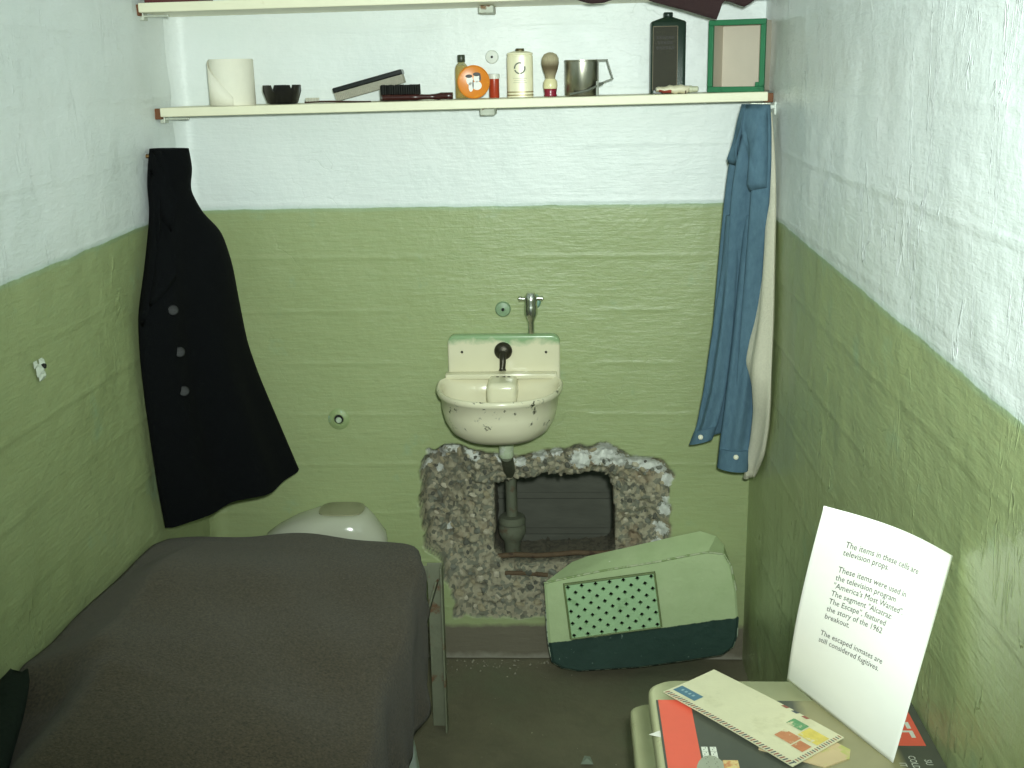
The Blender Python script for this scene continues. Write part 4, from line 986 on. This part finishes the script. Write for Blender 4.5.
# ------------------------------------------------------------------ table, seat and papers on the right
TZ = .752
tabm = mat('cream_green_table_enamel', srgb(200, 200, 158), .35, .1, 20, .1, c2=srgb(150, 132, 88), thr=(.66, .72))
def slab_poly(x0, x1, y0, y1, r, n=8):
    # rectangle with the two corners on the free (left) side rounded
    pts = [(x1, y0)]
    pts += [(x0 + r - r * math.sin(a), y0 + r - r * math.cos(a)) for a in np.linspace(0, math.pi / 2, n)]
    pts += [(x0 + r - r * math.cos(a), y1 - r + r * math.sin(a)) for a in np.linspace(0, math.pi / 2, n)]
    return pts + [(x1, y1)]
def fold_down(name, label, cat, x0, y0, y1, zt, r):
    rt = thing(name, label, cat, (RX - .15, (y0 + y1) / 2, zt - .03))
    poly = slab_poly(x0, RX - .002, y0, y1, r); pin = slab_poly(x0 + .006, RX - .002, y0 + .006, y1 - .006, r)
    o = MB(); o.rings([[(a, b, zt - .030) for a, b in poly], [(a, b, zt - .006) for a, b in poly], [(a, b, zt) for a, b in pin]]); o.build('top', tabm, rt, smooth=50)
    hm_ = MB(); hm_.box((RX - .012, (y0 + y1) / 2, zt - .040), (.02, (y1 - y0) * .8, .02)); hm_.build('hinge', iron, rt, bevel=.002)
    for yy in (y0 + .08, y1 - .08):
        a = np.array([RX - .01, yy, zt - .28]); b = np.array([x0 + .09, yy, zt - .032])
        MB().tube([tuple(a), tuple(b)], .008, 8).build('strut', iron, rt, smooth=50)
    return rt
t0 = on(690, 679, 2, TZ)
fold_down('wall_table', 'fold-down enamel table on the right wall carrying the magazine and letter', 'table', on(650, 700, 2, TZ)[0], -2.08, t0[1], TZ, .035)
SZ = .43; s0 = on(642, 703, 2, SZ)
fold_down('folding_stool', 'fold-down enamel stool on the right wall, lower than the table', 'stool', on(633, 735, 2, SZ)[0], -1.42, s0[1], SZ, .03)
# magazine
MZ = TZ + .006
mA = on(656, 700, 2, MZ); mx0 = mA[0]; mx1 = RX - .004; my1 = mA[1]; my0 = my1 - .265
mag = thing('magazine', 'large picture magazine with a red strip lying on the table under the letter', 'magazine', ((mx0 + mx1) / 2, (my0 + my1) / 2, TZ))
paper_edge = mat('magazine_page_edges', srgb(222, 216, 190), .8, .1, 90)
MB().box(((mx0 + mx1) / 2, (my0 + my1) / 2, TZ + .0029), (mx1 - mx0 - .002, my1 - my0 - .002, .0050)).build('pages', paper_edge, mag)
cv_ = NT('magazine_cover_photo'); p = cv_.objc(); sp = cv_.n('ShaderNodeSeparateXYZ'); cv_.set(sp.inputs[0], p)
nz = cv_.noise(p, 9, 4)
base = cv_.mix(nz, srgb(66, 72, 66), srgb(96, 98, 84))
ol = cv_.math('MULTIPLY', cv_.ramp(cv_.math('ADD', sp.outputs[0], cv_.math('MULTIPLY', nz, .05)), .035, .055), cv_.ramp(sp.outputs[0], .135, .125))
base = cv_.mix(ol, base, cv_.mix(cv_.noise(p, 14, 5), srgb(128, 128, 92), srgb(168, 160, 122)))
cv_.out(base, .3, None, 0, .5)
MB().box(((mx0 + mx1) / 2, (my0 + my1) / 2, MZ - .0002), (mx1 - mx0, my1 - my0, .0008)).build('cover', cv_.m, mag)
redp = mat('red_cover_print', srgb(236, 104, 82), .35, .06, 40)
MB().box((mx0 + .026, (my0 + my1) / 2, MZ + .0004), (.046, my1 - my0 - .001, .0006)).build('red_strip', redp, mag)
wp_ = mat('white_cover_print', srgb(226, 228, 214), .4, .05, 60)
wb_ = MB()
for cx, y_ in ((668.5, 0),): pass
for colx in (.056, .0675):
    yy = on(694, 747, 2, MZ)[1] 
    for k in range(8): wb_.box((mx0 + colx, yy - .011 * k - .005, MZ + .0004), (.0085, .0096, .0006))
wb_.build('cover_lettering', wp_, mag)
dmk = MB()
for colx in (.056, .0675):
    for k in range(8):
        for g in (-.002, .002): dmk.box((mx0 + colx + g * .6, yy - .011 * k - .005 + g, MZ + .0007), (.0012, .0022, .0004))
dmk.build('lettering_marks', mat('grey_cover_print', srgb(120, 124, 110), .4), mag)
Mz = lambda a, b, h: T(*(on(a, b, 2, MZ) + np.array([0, 0, h])))
pm_ = MB(); qd = on(712, 768, 2, MZ); blob(pm_, T(qd[0], qd[1] - .02, MZ), 0, 0, .022, .048, .0002, 24); pm_.build('printed_helmet', mat('pale_grey_photo_print', srgb(164, 168, 148), .4, .12, 60), mag)
pm_ = MB(); qd = on(731, 764, 2, MZ); pm_.box((qd[0], qd[1] - .03, MZ + .0006), (.020, .075, .0006)); pm_.build('printed_patch', mat('cream_orange_photo_print', srgb(222, 200, 140), .4, .1, 60, c2=srgb(206, 132, 84), thr=(.5, .58)), mag)
def text_mesh(txt, size, M, m_, name, parent, depth=.0003, align='LEFT', warp=None, sx=1.0):
    cu = bpy.data.curves.new('text', 'FONT'); cu.body = txt; cu.size = size; cu.align_x = align; cu.resolution_u = 2; cu.offset = 0.0; cu.space_line = 1.0
    to = bpy.data.objects.new('text', cu); col.objects.link(to); bpy.context.view_layer.update()
    me = bpy.data.meshes.new_from_object(to.evaluated_get(bpy.context.evaluated_depsgraph_get()))
    vs = [(v.co.x * sx, v.co.y, v.co.z) for v in me.vertices]; fs = [tuple(p.vertices) for p in me.polygons]
    bpy.data.objects.remove(to); bpy.data.curves.remove(cu); bpy.data.meshes.remove(me)
    if warp: vs = [tuple(warp(a, b)) for a, b, c in vs]; mb = MB().add(vs, fs)
    else: mb = MB().add(vs, fs, M)
    o_ = origin(parent); me = bpy.data.meshes.new(name); me.from_pydata([tuple(Vector(p) - o_) for p in mb.v], [], mb.f); me.materials.append(m_)
    o = bpy.data.objects.new(name, me); col.objects.link(o); o.parent = parent; return o
# logo box at the cover's top left corner (against the wall, far end), text runs towards the camera
lb = np.array([mx1 - .010, my1, 0]); yE = on(926, 746, 2, MZ)[1]
lg0 = my1 - .012; logo_w = lg0 - yE
MB().box((mx1 - .012 - .030, (lg0 + yE) / 2, MZ + .0004), (.060, logo_w, .0006)).build('red_logo_box', redp, mag)
text_mesh('LIFE', .066, T(mx1 - .012 - .053, lg0 - .006, MZ + .0010) @ RZ_(-90), wp_, 'logo_lettering', mag, sx=(logo_w - .012) / .128)
q = on(912, 756, 2, MZ); text_mesh('COLD', .013, T(q[0] - .006, q[1], MZ + .0006) @ RZ_(-90), wp_, 'cover_lettering', mag, sx=.85)
q = on(927, 760, 2, MZ); text_mesh('SU', .013, T(q[0] - .004, q[1], MZ + .0006) @ RZ_(-90), wp_, 'cover_lettering', mag, sx=.85)
q = on(902, 763, 2, MZ); text_mesh('IT', .013, T(q[0] - .004, q[1], MZ + .0006) @ RZ_(-90), wp_, 'cover_lettering', mag, sx=.85)
# loose white slip under the magazine
q = on(652, 735, 2, TZ); sl_m = MB().add([(q[0] - .004, q[1], TZ + .0004), (q[0] + .03, q[1] + .022, TZ + .0004), (q[0] + .03, q[1] - .014, TZ + .0004), (q[0] - .004, q[1], TZ + .0009), (q[0] + .03, q[1] + .022, TZ + .0009), (q[0] + .03, q[1] - .014, TZ + .0009)], [(0, 2, 1), (3, 4, 5), (0, 1, 4, 3), (1, 2, 5, 4), (2, 0, 3, 5)])
tag(sl_m.build('paper_slip', mat('white_slip', srgb(236, 234, 222), .8, .03), None, tuple(q)), 'corner of a white paper slip sticking out from under the magazine', 'paper')
# airmail envelope
EZ = MZ + .004
eA, eB, eC = on(666, 690, 2, EZ + .002), on(714, 670, 2, EZ), on(844, 738, 2, EZ)
e1 = eC - eB; Le = np.linalg.norm(e1); e1 /= Le; e2 = np.array([e1[1], -e1[0], 0.0]); We = (eA - eB) @ e2
if We < 0: e2 = -e2; We = -We
We = max(We * 1.07, .10)
env = thing('airmail_envelope', 'worn airmail envelope with striped border and stamps on the magazine', 'envelope', tuple(eB + e1 * Le / 2 + e2 * We / 2 - np.array([0, 0, .003])))
def ez(u, v): return .0018 * math.sin(u * 3.1) + .0035 * max(0, v - .5) * (1 - u) + .001
def ep(u, v, h=0.0):
    q = eB + e1 * (Le * u) + e2 * (We * v); return (q[0], q[1], EZ + ez(u, v) + h)
envm = mat('aged_envelope_paper', srgb(214, 210, 176), .85, .07, 30, .15, c2=srgb(196, 192, 156), thr=(.55, .75))
g = [[ep(i / 14, j / 8) for j in range(9)] for i in range(15)]; gl_ = [[(a, b, c - .0016) for a, b, c in r] for r in g]
o = MB(); loop = lambda G: [G[i][0] for i in range(15)] + [G[14][j] for j in range(1, 9)] + [G[i][8] for i in range(13, -1, -1)] + [G[0][j] for j in range(7, 0, -1)]
o.rings(g, None, False, False, False); o.rings(gl_, None, False, False, False); o.rings([loop(g), loop(gl_)], None, False, False); o.build('body', envm, env, smooth=30)
def quad_on(mb, u0, u1, v0, v1, h=.0005, sk=0.0):
    n = 3
    for i in range(n):
        a0 = u0 + (u1 - u0) * i / n; a1 = u0 + (u1 - u0) * (i + 1) / n
        mb.add([ep(a0 + sk, v0, h), ep(a1 + sk, v0, h), ep(a1, v1, h), ep(a0, v1, h)], [(0, 1, 2, 3)])
st = {0: MB(), 1: MB()}
for k in range(46):
    u = .01 + k * .0213; quad_on(st[k % 2], u, u + .0105, .925, .998, .0005, .009)
for k in range(20):
    v = .03 + k * .046; quad_on(st[k % 2], .968, .994, v, v + .018, .0005)
for k in (0, 1, 2): quad_on(st[k % 2], .56 + k * .075, .60 + k * .075, .005, .05, .0005, .01)
tag(st[0].build('red_border_stripes', mat('faded_red_stripe', srgb(150, 92, 78), .7), env), kind='stuff'); tag(st[1].build('blue_border_stripes', mat('faded_blue_stripe', srgb(84, 90, 94), .7), env), kind='stuff')
s_ = MB(); quad_on(s_, .02, .20, .68, .86); s_.build('airmail_sticker', mat('blue_sticker', srgb(84, 122, 140), .6, .08, 60), env)
s_ = MB()
for k in range(4): quad_on(s_, .055 + k * .03, .07 + k * .03, .745, .79, .0008)
s_.build('sticker_print', mat('pale_blue_print', srgb(150, 178, 186), .6), env)
for nm, (a, b, c, d), cc in (('stamp', (.70, .81, .16, .32), srgb(98, 150, 104)), ('stamp', (.74, .86, .45, .66), srgb(196, 132, 92)), ('stamp', (.87, .95, .50, .68), srgb(192, 124, 84)), ('stamp', (.82, .96, .18, .42), srgb(216, 196, 96))):
    s_ = MB(); quad_on(s_, a, b, c, d, .0007); s_.build('stamp', mat('stamp_print_%d' % int(cc[0] * 1000), cc, .6, .25, 90, c2=srgb(214, 206, 168), thr=(.56, .62)), env)
# second folded letter under the envelope's right end
q = on(838, 742, 2, MZ + .001); o = MB()
pts = [(q[0] - .10, q[1] + .05), (q[0] - .005, q[1] - .000), (q[0] + .012, q[1] - .020), (q[0] + .006, q[1] - .040), (q[0] - .03, q[1] - .06), (q[0] - .11, q[1] - .02)]
o.rings([[(a, b, MZ + .0004) for a, b in pts], [(a, b, MZ + .0022) for a, b in pts]])
tag(o.build('folded_letter', mat('peach_letter_paper', srgb(206, 184, 142), .8, .08, 40, c2=srgb(186, 188, 110), thr=(.56, .64)), None, (q[0] - .05, q[1], MZ)), 'peach folded letter peeking out from under the airmail envelope', 'letter')
# notice sheet leaning on the right wall
NZ = MZ + .001
bL, bR = on(787, 680, 2, NZ), on(893, 763, 2, NZ); tR = on(953, 556, 0, RX - .006)
# upper left corner: along the ray of its pixel, at the letter-size width from the upper right corner
rr_ = ray(824, 506); best = min(np.linspace(.5, 3, 2000), key=lambda t_: abs(np.linalg.norm(CAM + rr_ * t_ / F - tR) - np.linalg.norm(bL - bR)) + 10 * ((CAM + rr_ * t_ / F)[0] > tR[0] - .02))
tL = CAM + rr_ * best / F
nrm = np.cross(bR - bL, tL - bL); nrm /= np.linalg.norm(nrm)
if nrm @ (CAM - bL) < 0: nrm = -nrm
def sheet(u, v, h=0.0):            # u left to right, v top to bottom
    q = (tL * (1 - u) + tR * u) * (1 - v) + (bL * (1 - u) + bR * u) * v
    return q + nrm * (h + .007 * math.sin(math.pi * v) * (1 - u) * 1.0 - .010 * math.sin(math.pi * u) * (1 - v))
nt = thing('notice_sheet', 'white typed notice sheet propped on the table against the right wall', 'notice', tuple((bL + bR) / 2))
g = [[tuple(sheet(i / 40, j / 48)) for j in range(49)] for i in range(41)]
o = MB(); o.rings(g, None, False, False, False); so = o.build('sheet', mat('white_typing_paper', srgb(248, 248, 242), .8, .02, 40), nt, smooth=60)
md = so.modifiers.new('thickness', 'SOLIDIFY'); md.thickness = .0006; md.offset = 0
Wp, Hp = .216, .279
def warp(a, b): return sheet(a / Wp, b / Hp, .0016)
ink = mat('typewriter_ink', srgb(44, 42, 40), .7)
lines = [('The items in these cells are', .128), ('television props.', .165), ('These items were used in', .247), ('the television program', .287), ('"America\'s Most Wanted".', .327), ('The segment "Alcatraz:', .368), ('The Escape", featured', .409), ('the story of the 1962', .450), ('breakout.', .491), ('The escaped inmates are', .585), ('still considered fugitives.', .625)]
for s_txt, v in lines:
    text_mesh(s_txt, .0112, None, ink, 'typed_line', nt, warp=lambda a, b, v=v: warp(a + Wp * .205, Hp * (v + .018) - b * .98), sx=.98)

# small white flake on the floor and a chip near the front
q = on(587, 760, 2, 0.0); fk_ = MB().add([(q[0] - .016, q[1] - .02, .001), (q[0] + .016, q[1] - .02, .001), (q[0] + .008, q[1] + .012, .002), (q[0] - .006, q[1] + .016, .002), (q[0], q[1], .006)], [(0, 1, 4), (1, 2, 4), (2, 3, 4), (3, 0, 4), (3, 2, 1, 0)])
tag(fk_.build('paint_flake', mat('grey_flake', srgb(150, 160, 144), .7, .15, 60), None, tuple(q)), 'pale grey paint flake on the floor between bed and table', 'debris')
